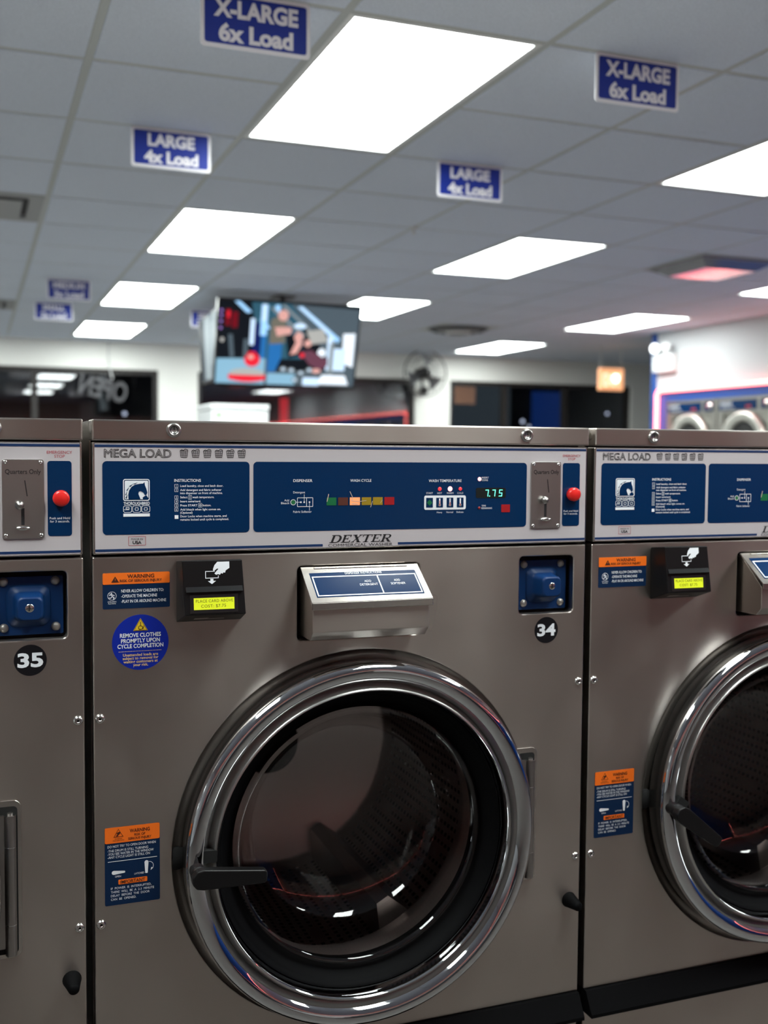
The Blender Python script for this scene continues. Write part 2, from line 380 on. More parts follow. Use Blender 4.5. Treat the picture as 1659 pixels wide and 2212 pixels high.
for ci, j in LAMPS:
    if 1:
        x0, _, y0, _ = cell(ci, j * 4); cx, cy = x0 + GPX / 2, y0 + GPY
        if lamp_proto is None:
            r = empty('ceiling_lamp'); hx, hy = GPX / 2 - .012, GPY - .012; lx, ly = .272, .589
            b = MB(); zt, zb = .02, -.002
            b.box(-hx, hx, -hy, -ly, zb, zt).box(-hx, hx, ly, hy, zb, zt).box(-hx, -lx, -ly, ly, zb, zt).box(lx, hx, -ly, ly, zb, zt)
            b.build('lamp_frame', 'troffer_white', r); MB().box(-lx, lx, -ly, ly, .003, .012).build('lens', 'lens', r)
            lamp_proto = r
        else: r = copy_tree(lamp_proto)
        r.location = (cx, cy, H)
        if (ci, j) in lamp_label: tag(r, lamp_label[(ci, j)], 'ceiling lamp', 'recessed ceiling lamps')
        else: tag(r, {-5: 'ceiling lamp of the outermost left column, %s from the window wall, outside the photo', -2: 'ceiling lamp of the column left of the photo, %s from the window wall', 1: 'ceiling lamp overhead before the washers, mirrored in the dispenser lid, %s from the window wall', 4: 'ceiling lamp overhead at the right before the washers, %s from the window wall'}[ci] % ('fifth', 'fourth', 'third', 'second', 'first')[j + 1], 'ceiling lamp', 'recessed ceiling lamps')

# ------------------------------------------------------------------ vents
def return_vent(i, j, label):
    x0, x1, y0, y1 = cell(i, j); r = tag(empty('ceiling_vent', ((x0 + x1) / 2, (y0 + y1) / 2, H)), label, 'vent', 'ceiling air vents')
    h1, h2 = GPX / 2 - .013, GPY / 2 - .013; a = .225
    b = MB(); b.box(-h1, h1, -h2, -a, -.004, .02).box(-h1, h1, a, h2, -.004, .02).box(-h1, -a, -a, a, -.004, .02).box(a, h1, -a, a, -.004, .02); b.build('vent_frame', 'vent_grey', r)
    MB().box(-a, a, -a, a, .014, .02).build('vent_throat', 'vent_dark', r)
    MB().box(-a + .03, a - .03, -a + .03, a - .03, -.012, -.006, bev=.002).build('vent_plate', 'vent_grey', r)
return_vent(-1, 4, 'grey square air vent at the left edge of the ceiling'); return_vent(-1, 10, 'tiny grey air vent at the far left, beside the sign reading SMALL')
x0, x1, y0, y1 = cell(6, 4)
r = tag(empty('ceiling_vent', ((x0 + x1) / 2, (y0 + y1) / 2, H)), 'shiny square air vent reflecting the red neon at the right', 'vent', 'ceiling air vents')
b = MB(); h1, h2 = GPX / 2 - .013, GPY / 2 - .013
for k, (s, z) in enumerate(((1.0, -.003), (0.93, -.012))): b.box(-h1 * s, h1 * s, -h2 * s, h2 * s, z, .02)
b.build('vent_frame', 'vent_grey', r)
b = MB(); s = .26; b.hexa([(-s, -s, -.012), (s, -s, -.012), (s, s, -.012), (-s, s, -.012)], [(-s * .7, -s * .7, -.055), (s * .7, -s * .7, -.055), (s * .7, s * .7, -.055), (-s * .7, s * .7, -.055)]); b.build('vent_plate', 'vent_gloss', r)
x0, x1, y0, y1 = cell(6, 10)
r = tag(empty('ceiling_vent', ((x0 + x1) / 2, (y0 + y1) / 2, H)), 'round stepped air diffuser far off, right of the television', 'vent', 'ceiling air vents')
for k, rad in enumerate((.29, .21, .13)):
    b = MB(); n = 40; z0, z1 = -.004 - .012 * k, -.03 - .014 * k
    b.lathe([(rad, z0), (rad * .82, z1), (rad * .80, z1 + .004)], 0, 0, n); b.v = [(x, z, y) for x, y, z in b.v]; b.build('diffuser_ring', ('vent_dark', 'vent_grey', 'kiosk_white')[k], r)
MB().box(-.29, .29, -.29, .29, -.002, .02).build('vent_frame', 'tee_white', r)
r = tag(empty('sprinkler_head', (1.583, 3.645, H)), 'tiny sprinkler head on the ceiling behind the right LARGE sign', 'sprinkler')
MB().tube((0, 0, 0), (0, 0, -.004), .022).build('escutcheon', 'satin_steel', r); MB().tube((0, 0, -.004), (0, 0, -.03), .006).tube((0, 0, -.03), (0, 0, -.033), .013).build('nozzle', 'satin_steel', r)

# ------------------------------------------------------------------ hanging size signs
SW, SHT = .288, .143
def size_sign(x, y, l1, l2, label, w1, w2):
    r = tag(empty('hanging_sign', (x, y, H)), label, 'sign', 'blue load size signs hanging from the ceiling')
    flat('sign_board', [rr(-SW / 2, SW / 2, -SHT, -.002, .010)], 0, .003, 'sign_white', r)
    flat('sign_face', [rr(-SW / 2 + .010, SW / 2 - .010, -SHT + .010, -.012, .007)], -.0006, .0005, 'sign_blue', r)
    b = MB(); b.text(l1, 0, -.064, .040, w1, 'C', bold=.045, y=-.001); b.text(l2, 0, -.124, .040, w2, 'C', bold=.045, y=-.001); b.build('lettering', 'sign_white', r)
    MB().box(-.07, -.06, .003, .008, -.02, 0).box(.06, .07, .003, .008, -.02, 0).build('sign_clip', 'tee_white', r)
size_sign(.131, 1.185, 'X-LARGE', '6x Load', 'nearest blue sign reading X-LARGE 6x Load, cut by the top edge', .222, .196)
size_sign(1.281, 1.185, 'X-LARGE', '6x Load', 'blue sign reading X-LARGE 6x Load at the upper right', .222, .196)
size_sign(.126, 2.4235, 'LARGE', '4x Load', 'blue sign reading LARGE 4x Load, left of the biggest lamp', .170, .196)
size_sign(1.325, 2.4235, 'LARGE', '4x Load', 'blue sign reading LARGE 4x Load, right of the biggest lamp', .176, .196)
size_sign(.062, 6.134, 'MEDIUM', '3x Load', 'small blurred blue sign reading MEDIUM 3x Load at the far left', .21, .196)
size_sign(.045, 7.371, 'SMALL', '2x Load', 'small blurred blue sign reading SMALL 2x Load, just below the MEDIUM sign', .17, .196)
size_sign(1.275, 7.371, 'SMALL', '2x Load', 'blue sign mostly hidden behind the left end of the television', .17, .196)

# ------------------------------------------------------------------ washers
W = 0.82
L = -W / 2 + .006; R = W / 2 - .006
DX, DZ = 0.005, 0.795
def washer():
    root = empty('washing_machine', (0, 0, 0))
    # cabinet body behind the front panels
    b = MB(); y0, y1 = .030, 1.02
    b.box(L, L + .004, y0, y1, .05, 1.44).box(R - .004, R, y0, y1, .05, 1.44).box(L, R, y1 - .004, y1, .05, 1.44).box(L, R, y0, y1, 1.425, 1.4425).box(L, R, .02, y1, .0, .05)
    b.build('cabinet', 'stainless', root)
    MB().box(L + .002, R - .002, .026, .03, 1.235, 1.425).box(L + .002, -.31, .026, .03, .45, 1.235).box(.385, R - .002, .026, .03, .45, 1.235).build('inner_panel', 'gap_black', root)
    # top cap
    cap = flat('top_cap', [rr(L, R, 1.4135, 1.4435, .002, 2)], -.006, .05, 'stainless', root, .0028)
    for x in (-.289, .286):
        MB().lathe([(.0001, -.0030), (.0060, -.0030), (.0066, -.0042), (.0096, -.0038), (.0108, -.0012), (.0110, 0)], x, 1.4295, 28, y0=-.006).build('cap_lock', 'satin_steel', cap)
        k = MB(); k.lathe([(.0048, 0), (.0058, 0)], x, 1.4295, 24, y0=-.0093).box(x - .0007, x + .0007, -.0095, -.0092, 1.4295, 1.4360); k.build('lock_slot', 'print_black', cap)
    # control panel
    cp = flat('control_panel', [rr(L + .001, R - .001, 1.2515, 1.4115, .002, 2)], -.002, .024, 'stainless_bright', root, .0018)
    Y1, Y2, Y3, Y4 = -.0026, -.0030, -.0034, -.0038
    flat('overlay', [rr(L + .004, R - .004, 1.2535, 1.4095, .001, 1)], Y1, .0005, 'overlay_grey', cp)
    sb = MB(); sb.box(L + .004, R - .004, Y2, Y1, 1.4045, 1.4080); 
    for (p, q, s0, s1) in ((L + .004, -.062, 0, .004), (.062, R - .004, .004, 0)):
        sb.prism([(p - (s1 and 0), 1.2555), (q, 1.2555), (q, 1.2590), (p, 1.2590)], Y2, Y1)
    sb.build('border_stripe', 'stripe_blue', cp)
    bl = flat('display_panel', [rr(-.3895, -.1765, 1.2795, 1.3845, .006)], Y2, .0004, 'panel_blue', root)
    br = flat('display_panel', [rr(-.1705, .2885, 1.2795, 1.3845, .006)], Y2, .0004, 'panel_blue', root)
    # black and red print on the grey overlay
    b = MB()
    b.text('MEGA LOAD', -.387, 1.3900, .0115, .095, y=Y2, outline=.022)
    for k in range(6):
        x = -.2795 + k * .0171; zt = 1.3998; w1, w2 = .0056, .0042; zb = 1.3905; cx = x + .0056
        b.stroke([(cx - w1, zt), (cx + w1, zt), (cx + w2, zb), (cx - w2, zb)], .0007, Y2, closed=True)
        for t in (-.5, 0, .5): b.stroke([(cx + w1 * t, zt), (cx + w2 * t, zb)], .0006, Y2)
        for t in (.33, .66): b.stroke([(cx - w1 + .0005, zt + (zb - zt) * t), (cx + w1 - .0005, zt + (zb - zt) * t)], .0006, Y2)
        b.stroke([(cx - w1, zt), (cx - .003, zt + .0018), (cx - .001, zt + .0006), (cx + .002, zt + .0026), (cx + .0048, zt + .0020), (cx + w1, zt)], .0008, Y2)
    b.text('USA', -.3415, 1.2658, .0042, .0125, 'C', bold=.03, y=Y2); b.text('MADE IN', -.3415, 1.2714, .0026, .0165, 'C', y=Y2)
    # maker's name in slanted serif capitals
    def serif(pts_list, x, w):
        for kind, *q in pts_list:
            pts = [(x + u * w, 1.2605 + v * .0118) for u, v in q]
            pts = [(px + (pz - 1.2605) * .42, pz) for px, pz in pts]
            b.flatpoly(pts, Y2)
    def bar(u0, v0, u1, v1): return ('p', (u0, v0), (u1, v0), (u1, v1), (u0, v1))
    Eg = [bar(.12, 0, .34, 1), bar(0, 0, .95, .09), bar(0, .91, .9, 1), bar(.3, .46, .65, .54), bar(.86, 0, .95, .28), bar(.81, .72, .9, 1), bar(.6, .36, .66, .64)]
    Dg = [bar(.12, 0, .32, 1), bar(0, 0, .6, .09), bar(0, .91, .6, 1)]
    for k in range(8):
        a0, a1 = -PI / 2 + PI * k / 8, -PI / 2 + PI * (k + 1) / 8
        P = lambda a, rx, rz: (.55 + rx * math.cos(a), .5 + rz * math.sin(a))
        Dg.append(('p', P(a0, .22, .41), P(a0, .44, .5), P(a1, .44, .5), P(a1, .22, .41)))
    Xg = [('p', (.08, 1), (.34, 1), (.95, 0), (.68, 0)), ('p', (.78, 1), (.88, 1), (.2, 0), (.1, 0)), bar(0, .92, .44, 1), bar(.64, .92, 1, 1), bar(0, 0, .34, .08), bar(.58, 0, 1.03, .08)]
    Tg = [bar(.38, 0, .60, 1), bar(0, .91, .98, 1), bar(0, .70, .08, 1), bar(.90, .70, .98, 1), bar(.22, 0, .76, .08)]
    Rg = [bar(.10, 0, .31, 1), bar(0, 0, .42, .08), bar(0, .92, .6, 1), bar(.28, .45, .6, .53), ('p', (.42, .48), (.62, .48), (1.0, 0), (.72, 0)), bar(.72, 0, 1.04, .08)]
    for k in range(6):
        a0, a1 = -PI / 2 + PI * k / 6, -PI / 2 + PI * (k + 1) / 6
        P = lambda a, rx, rz: (.55 + rx * math.cos(a), .725 + rz * math.sin(a))
        Rg.append(('p', P(a0, .17, .20), P(a0, .36, .275), P(a1, .36, .275), P(a1, .17, .20)))
    x = -.0515
    for g, w in ((Dg, .0178), (Eg, .0150), (Xg, .0160), (Tg, .0158), (Eg, .0150), (Rg, .0165)):
        serif(g, x, w); x += w + .0008
    b.text('COMMERCIAL WASHER', 0.0, 1.2545, .0043, .106, 'C', y=Y2)
    b.build('lettering', 'print_black', cp, fixn=False)
    b = MB(); b.text('EMERGENCY', .3725, 1.3945, .0040, .034, 'C', y=Y2); b.text('STOP', .3725, 1.3890, .0040, .0140, 'C', y=Y2)
    b.stroke(rr(-.3535, -.3295, 1.2637, 1.2765, .0003, 1), .0005, Y2, closed=True); b.build('lettering', 'print_red', cp, fixn=False)
    # left blue panel: horse emblem and instructions
    cx_ = lambda c: -.288 + (c - 1111) * .0002293
    cz_ = lambda c: 1.359 - (c - 427) * .00023
    cc = lambda pts: [(cx_(a), cz_(q)) for a, q in pts]
    flat('emblem_frame', [rr(cx_(793), cx_(957), cz_(563), cz_(427), .003), rr(cx_(798), cx_(952), cz_(558), cz_(432), .0022)], Y3, .0003, 'print_white', bl)
    flat('emblem_field', [rr(cx_(803), cx_(947), cz_(553), cz_(437), .0016)], Y3, .0003, 'print_white', bl)
    b = MB()
    b.flatpoly(cc([(826, 553), (824, 525), (830, 498), (844, 476), (866, 462), (896, 456), (915, 455), (925, 446), (927, 466), (936, 488), (942, 512), (936, 526), (926, 527), (918, 512), (900, 502), (889, 506), (886, 520), (894, 538), (900, 553)]), Y4)
    for (p, q, r_) in (((806, 525), (818, 500), (812, 530)), ((806, 545), (820, 522), (815, 550)), ((812, 498), (832, 474), (820, 500)), ((828, 472), (856, 456), (838, 476)), ((850, 458), (884, 448), (866, 460))): b.flatpoly(cc([p, q, r_]), Y4)
    b.flatpoly(cc([(930, 530), (938, 530), (947, 545), (947, 553), (915, 553), (912, 543)]), Y4)
    b.build('horse_head', 'panel_blue', bl, fixn=False)
    b = MB(); b.text('THOROUGHBRED', cx_(795), cz_(588), .0042, cx_(957) - cx_(795), bold=.02, y=Y3)
    for k, ch in enumerate('900'):
        xa, xb = cx_(795 + k * 56), cx_(845 + k * 56); za, zb = cz_(634), cz_(594)
        b.stroke(rr(xa, xb, za, zb, .0022, 3), .0007, Y3, closed=True)
        if ch == '0': b.stroke(rr(xa + .0035, xb - .0035, za + .0028, zb - .0028, .0008, 2), .0007, Y3, closed=True)
        else: b.stroke(rr(xa + .0035, xb - .0035, za + .0048, zb - .0022, .0006, 2), .0007, Y3, closed=True); b.stroke([(xa, za + .0036), (xb - .0035, za + .0036)], .0007, Y3)
    b.box(cx_(794), cx_(957), Y3, Y2, cz_(661), cz_(642))
    ih = .0030
    b.text('INSTRUCTIONS', cx_(1111), cz_(445), .0040, cx_(1280) - cx_(1111), bold=.01, y=Y3)
    for cyy, x1, s in ((477, 1424, 'Load laundry, close and latch door.'), (503, 1413, 'Add detergent and fabric softener'), (523, 1420, 'into dispenser on front of machine.'), (575, 1279, 'Insert coins/card.'), (627, 1408, 'Add bleach when light comes on.'), (647, 1226, '(Optional)'), (670, 1446, 'Door Locks when machine starts, and'), (691, 1460, 'remains locked until cycle is completed.')):
        b.text(s, cx_(1148), cz_(cyy), ih, cx_(x1) - cx_(1148), bold=.008, y=Y3)
    b.text('Select', cx_(1148), cz_(549), ih, .0105, bold=.008, y=Y3); b.text('wash temperature.', cx_(1226), cz_(549), ih, .0320, bold=.008, y=Y3)
    b.text('Press START', cx_(1148), cz_(601), ih, .0250, bold=.008, y=Y3); b.text('button.', cx_(1292), cz_(601), ih, .0122, bold=.008, y=Y3)
    for s, cyy in zip('123456', (471, 497, 543, 569, 595, 621)):
        b.stroke(rr(cx_(1113), cx_(1134), cz_(cyy + 10), cz_(cyy - 10), .0002, 1), .0004, Y3, closed=True); b.text(s, cx_(1123.5), cz_(cyy + 6), .0027, None, 'C', y=Y3)
    b.box(cx_(1113), cx_(1136), Y3, Y2, cz_(679), cz_(656))
    b.stroke(rr(cx_(1200), cx_(1220), cz_(556), cz_(531), .0003, 1), .0004, Y3, closed=True); b.stroke([(cx_(1210), cz_(552)), (cx_(1210), cz_(536))], .0008, Y3)
    b.stroke(rr(cx_(1264), cx_(1286), cz_(607), cz_(583), .0003, 1), .0004, Y3, closed=True); b.stroke([(cx_(1275), cz_(588)), (cx_(1281), cz_(595)), (cx_(1275), cz_(602)), (cx_(1269), cz_(595))], .0006, Y3, closed=True)
    b.build('lettering', 'print_white', bl, fixn=False)
    # right blue panel: dispenser, cycle, temperature, display
    b = MB()
    b.text('DISPENSER', -.109, 1.3542, .0040, .0300, bold=.005, y=Y3); b.text('Detergent', -.109, 1.3370, .0031, .0185, y=Y3); b.text('Fabric Softener', -.109, 1.3075, .0031, .0290, y=Y3)
    b.text('Add', -.1155, 1.3250, .0031, .0075, 'R', y=Y3); b.text('Bleach', -.1155, 1.3208, .0031, .0125, 'R', y=Y3)
    b.stroke(circ(-.1090, 1.3235, .0040, 20), .0009, Y3, closed=True); b.stroke(rr(-.1025, -.0782, 1.3168, 1.3302, .0008, 2), .0008, Y3, closed=True); b.stroke([(-.0880, 1.3168), (-.0880, 1.3302)], .0008, Y3)
    b.stroke([(-.1050, 1.3235), (-.0970, 1.3235)], .0006, Y3); b.stroke([(-.0918, 1.3350), (-.0918, 1.3235)], .0006, Y3); b.stroke([(-.0834, 1.3235), (-.0834, 1.3110)], .0006, Y3)
    for x in (-.0970, -.0918, -.0834): b.flatpoly(circ(x, 1.3235, .0013, 12), Y3)
    b.text('WASH CYCLE', -.018, 1.3542, .0040, .0345, bold=.005, y=Y3); b.text('WASH TEMPERATURE', .1135, 1.3535, .0040, .0570, bold=.005, y=Y3)
    for x, s in ((.1150, 'START'), (.1325, 'HOT'), (.1505, 'WARM'), (.1685, 'COLD')): b.text(s, x, 1.3345, .0027, None, 'C', y=Y3)
    for x, s in ((.1325, 'Heavy'), (.1505, 'Normal'), (.1685, 'Delicate')): b.text(s, x, 1.3040, .0026, None, 'C', y=Y3)
    b.text('INSERT', .2065, 1.3590, .0027, .0125, y=Y3); b.text('COINS', .2065, 1.3550, .0027, .0110, y=Y3); b.text('TIME', .2065, 1.3135, .0027, .0080, y=Y3); b.text('REMAINING', .2065, 1.3095, .0027, .0190, y=Y3)
    b.build('lettering', 'print_white', br, fixn=False)
    flat('bleach_light', [circ(-.1090, 1.3235, .0034, 18)], Y3, .0003, 'cyc_green', br)
    for k, (mn, xa, xb) in enumerate((('cyc_green', -.0560, -.0405), ('cyc_brown', -.0375, -.0215), ('cyc_amber', -.0185, -.0020), ('cyc_yellow', .0010, .0165), ('cyc_yellow', .0195, .0355), ('cyc_red', .0385, .0550))):
        flat('cycle_light', [rr(xa, xb, 1.3182, 1.3302, .0004, 1)], Y3, .0003, mn, br)
    b = MB(); sc = Y4
    b.stroke([(-.0555, 1.3245), (-.0530, 1.3350)], .0012, sc); b.stroke([(-.0185, 1.3390), (-.0140, 1.3300), (-.0155, 1.3260)], .0009, sc); b.stroke([(-.016, 1.3250), (-.004, 1.3238), (.008, 1.3250)], .0009, sc); b.stroke([(.0185, 1.3240), (.0155, 1.3150)], .0009, sc); b.stroke([(.0320, 1.3215), (.0350, 1.3260)], .0007, sc); b.stroke([(-.015, 1.3205), (-.006, 1.3195)], .0012, sc)
    b.build('scratch', 'scuff', br, fixn=False)
    pad = flat('temperature_keypad', [rr(.1060, .1785, 1.3095, 1.3320, .003)], Y3, .0004, 'print_white', br)
    for k, x in enumerate((.1150, .1325, .1505, .1685)):
        flat('key', [rr(x - .0058, x + .0058, 1.3130, 1.3285, .0006, 2)], Y3 - .0003, .0002, 'panel_blue', br)
        b = MB()
        if k == 0: b.flatpoly([(x, 1.3158), (x + .0046, 1.3208), (x, 1.3258), (x - .0046, 1.3208)], Y3 - .0006, 0)
        else: b.stroke([(x, 1.3160), (x, 1.3262)], .0024, Y3 - .0006, 1); b.flatpoly(circ(x, 1.3168, .0020, 10), Y3 - .0006, 1); b.stroke([(x, 1.3168), (x, (1.3235, 1.3210, 1.3190)[k - 1])], .0011, Y3 - .0008, 2)
        b.build('key_symbol', ['cyc_green', 'print_white', 'temp_red'], br, fixn=False)
    for x, z, rad, mn in ((.1325, 1.3425, .0030, 'led_red'), (.1505, 1.3425, .0040, 'led_hot'), (.1685, 1.3425, .0028, 'led_red'), (.2025, 1.3580, .0032, 'led_hot'), (.2025, 1.3115, .0022, 'led_dim')):
        b = MB(); b.lathe([(.0001, -.0012), (rad * .6, -.0010), (rad, -.0001)], x, z, 18, y0=Y3); b.build('indicator_light', mn, br)
    dd = flat('digital_display', [rr(.1965, .2500, 1.3275, 1.3440, .003)], Y3, .0004, 'led_window', br)
    b = MB()
    def seg7(ch, x, z, w, h):
        S = {'7': 'abc', '5': 'afgcd'}[ch]; q = {'a': ((0, 1), (1, 1)), 'b': ((1, 1), (1, .5)), 'c': ((1, .5), (1, 0)), 'd': ((0, 0), (1, 0)), 'f': ((0, .5), (0, 1)), 'g': ((0, .5), (1, .5))}
        for s in S: b.stroke([(x + u * w + v * .0012, z + v * h) for u, v in q[s]], .0011, Y3 - .0006)
    seg7('7', .2125, 1.3305, .0048, .0098); seg7('7', .2250, 1.3305, .0048, .0098); seg7('5', .2375, 1.3305, .0048, .0098); b.flatpoly(circ(.2205, 1.3305, .0009, 8), Y3 - .0006)
    b.build('display_digits', 'led_digit', br, fixn=False)
    flat('red_label', [rr(.2425, .2580, 1.3040, 1.3165, .0006, 2)], Y3, .0003, 'cyc_red', br)
    # coin acceptor
    ca = flat('coin_acceptor', [rr(.2960, .3515, 1.2765, 1.3865, .003)], -.0050, .004, 'satin_steel', root, .0006)
    for x, z in ((.3003, 1.3825), (.3468, 1.3820), (.3005, 1.2808), (.3470, 1.2808)):
        MB().lathe([(.0009, -.0008), (.0012, -.0016), (.0024, -.0012), (.0030, 0)], x, z, 14, y0=-.0050).build('rivet', 'screw_steel', ca)
    b = MB(); yy = -.0053; b.text('Quarters Only', .3238, 1.3665, .0062, .0470, 'C', bold=.012, y=yy)
    b.flatpoly([(.3252, 1.3575), (.3266, 1.3575), (.3296, 1.3355), (.3282, 1.3355)], yy); b.box(.3208, .3252, yy, yy + .0003, 1.2955, 1.3190); b.build('coin_slot', 'print_black', ca, fixn=False)
    MB().lathe([(.0001, -.0125), (.0035, -.0115), (.0058, -.0085), (.0062, -.0060), (.0045, -.002), (.0042, 0)], .3185, 1.3235, 20, y0=-.0050).build('return_knob', 'hinge_steel', ca)
    b = MB(); b.lathe([(.0001, -.004), (.0045, -.004), (.0052, -.002), (.0052, 0)], 0, 0, 24, y0=0)
    b.v = [(.3230 + x * 1.85, -.0050 + y, 1.2915 + z * .55) for x, y, z in b.v]; b.build('coin_return', 'screw_steel', ca)
    # emergency stop
    es = flat('emergency_stop_panel', [rr(.3560, .3885, 1.2795, 1.3845, .004)], -.0031, .0005, 'panel_blue', root)
    MB().lathe([(.0001, -.0135), (.0085, -.0132), (.0108, -.0115), (.0115, -.0085), (.0110, -.002), (.0095, 0)], .3735, 1.3325, 36, y0=-.0031).build('stop_button', 'button_red', es)
    b = MB(); b.text('Push and Hold', .3722, 1.3030, .0030, .0275, 'C', y=-.0034); b.text('for 3 seconds.', .3722, 1.2985, .0030, .0265, 'C', y=-.0034); b.build('lettering', 'print_white', es, fixn=False)
    # front panel with its openings
    ho = rr(.2795, .3810, 1.1340, 1.2300, .007); hd = rr(-.1010, .1000, 1.1110, 1.2255, .007)
    hh = rr(.270, .3165, .6840, .9095, .010)
    fp = flat('front_panel', [rr(L, R, .474, 1.2475, .002, 2), ho, hd, circ(DX, DZ, .2965, 96)], 0, .020, 'stainless', root, .0022)
    # shallow dish around the door
    b = MB(); b.lathe([(.2985, .0006), (.2955, .003), (.2925, .0050), (.2880, .0060), (.2500, .0062), (.2300, .020)], DX, DZ, 96); b.build('door_dish', 'stainless', root)
    for x in (L + .0092, R - .0092):
        for z in (1.0145, .712):
            s = MB(); s.lathe([(.0018, -.0020), (.0030, -.0036), (.0050, -.0030), (.0068, -.0012), (.0072, 0)], x, z, 18, y0=0); o = s.build('screw', 'screw_steel', fp)
            MB().flatpoly(circ(x, z, .0021, 6), -.0019).build('screw_socket', 'print_black', fp, fixn=False)
    # hinge
    hg = flat('door_hinge', [rr(.262, .3165, .6840, .9095, .011)], -.0016, .0016, 'stainless_bright', root, .0007)
    flat('hinge_recess', [rr(.281, .3115, .6900, .9010, .006)], -.0019, .0003, 'gap_black', hg)
    flat('hinge_leaf', [rr(.2780, .2935, .7000, .8900, .001, 1)], -.0070, .005, 'hinge_steel', hg)
    for za, zb in ((.8455, .8900), (.7345, .8447), (.6905, .7337)):
        MB().tube((.3015, -.0060, za), (.3015, -.0060, zb), .0078, n=24).build('hinge_knuckle', 'hinge_steel', hg)
    for z in (.8451, .7341, .8903): MB().tube((.3015, -.0060, z - .0004), (.3015, -.0060, z + .0006), .0081, n=24).build('hinge_washer', 'screw_steel', hg)
    MB().tube((.3015, -.006, .8900), (.3015, -.006, .8935), .004, n=12).build('hinge_pin', 'hinge_steel', hg)
    # rubber bumper
    bn = MB(); bn.lathe([(.0001, -.034), (.0060, -.034), (.0078, -.031), (.0125, -.004), (.0135, 0)], .3835, .6375, 20, y0=0); bn.build('rubber_bumper', 'black_rubber', root)
    # bumper strip and kick panel
    b = MB(); b.hexa([(L + .002, .0, .4400), (R - .002, .0, .4400), (R - .002, .0, .4735), (L + .002, .0, .4735)], [(L + .002, -.022, .4300), (R - .002, -.022, .4300), (R - .002, -.022, .4560), (L + .002, -.012, .4735)])
    b = MB(); b.add([(x, y, z) for x in (L + .001, R - .001) for y, z in ((.01, .4735), (-.006, .4735), (-.026, .4400), (-.026, .4340), (.01, .4340))], [(0, 1, 2, 3, 4), (9, 8, 7, 6, 5), (0, 5, 6, 1), (1, 6, 7, 2), (2, 7, 8, 3), (3, 8, 9, 4), (4, 9, 5, 0)]); b.build('bumper_strip', 'black_rubber', root)
    flat('kick_panel', [rr(L, R, .052, .4335, .002, 2)], .002, .018, 'stainless', root, .0018)
    # warning label by the card reader
    wl = flat('warning_label', [rr(-.3900, -.2945, 1.1725, 1.2245, .0018, 3)], -.0005, .0006, 'warn_navy', root)
    flat('label_header', [rr(-.3898, -.2947, 1.2080, 1.2243, .0016, 3)], -.0008, .0004, 'warn_orange', wl)
    b = MB(); b.text('WARNING', -.3555, 1.2165, .0052, .0385, bold=.02, y=-.0011); b.text('RISK OF SERIOUS INJURY', -.3660, 1.2110, .0036, .0600, bold=.018, y=-.0011)
    b.flatpoly([(-.3780, 1.2108), (-.3670, 1.2108), (-.3725, 1.2195)], -.0011); b.build('lettering', 'warn_brown', wl, fixn=False)
    b = MB(); b.flatpoly([(-.3728, 1.2165), (-.3722, 1.2165), (-.3722, 1.2135), (-.3728, 1.2135)], -.0013); b.build('exclamation_mark', 'warn_orange', wl, fixn=False)
    b = MB(); b.text('NEVER ALLOW CHILDREN TO:', -.3640, 1.1960, .0042, .0605, bold=.01, y=-.0008); b.text('-OPERATE THE MACHINE', -.3640, 1.1885, .0042, .0510, bold=.01, y=-.0008); b.text('-PLAY IN OR AROUND MACHINE', -.3640, 1.1810, .0042, .0640, bold=.01, y=-.0008)
    c0, c1 = -.3770, 1.1915
    b.stroke(circ(c0, c1, .0060, 24), .0006, -.0008, closed=True); b.flatpoly(circ(c0 - .0008, c1 + .0036, .0011, 10), -.0008)
    for pts in ([(c0 - .0006, c1 + .002), (c0 + .0004, c1 - .001)], [(c0 - .0035, c1 + .001), (c0 - .0004, c1 + .0018), (c0 + .003, c1 + .0006)], [(c0 + .0004, c1 - .001), (c0 + .0028, c1 - .0022), (c0 + .002, c1 - .0045)], [(c0 + .0002, c1 - .001), (c0 - .0018, c1 - .003), (c0 - .004, c1 - .0028)]): b.stroke(pts, .0012, -.0008)
    b.stroke([(c0 - .0042, c1 + .0042), (c0 + .0042, c1 - .0042)], .0005, -.0008)
    b.text('CHILDREN', c0, 1.1822, .0018, .0122, 'C', y=-.0008); b.text('PLAYING', c0, 1.1795, .0018, .0105, 'C', y=-.0008); b.build('lettering', 'print_white', wl, fixn=False)
    # blue round sticker
    rs = flat('round_sticker', [circ(-.3370, 1.1225, .0404, 64)], -.0005, .0006, 'sticker_blue', root)
    b = MB(); b.text('REMOVE CLOTHES', -.3370, 1.1305, .0056, .0585, 'C', bold=.022, y=-.0008); b.text('PROMPTLY UPON', -.3370, 1.1225, .0056, .0555, 'C', bold=.022, y=-.0008); b.text('CYCLE COMPLETION', -.3370, 1.1148, .0056, .0655, 'C', bold=.022, y=-.0008)
    b.build('lettering', 'print_white', rs, fixn=False)
    b = MB(); 
    for k, (s, w_) in enumerate((('Unattended loads are', .050), ('subject to removal for', .051), ('waiting customers at', .049), ('your risk.', .0215))): b.text(s, -.3370, 1.1028 - k * .0049, .0039, w_, 'C', bold=.018, y=-.0008)
    for k in range(28): b.box(-.3680 + k * .0022, -.3668 + k * .0022, -.0008, -.0006, 1.1095, 1.1103)
    b.build('fine_print', 'sticker_tan', rs, fixn=False)
    b = MB(); b.flatpoly([(-.3475, 1.1395), (-.3265, 1.1395), (-.3370, 1.1578)], -.0008, 0); b.stroke([(-.3463, 1.1402), (-.3277, 1.1402), (-.3370, 1.1565)], .0005, -.0010, 1, True)
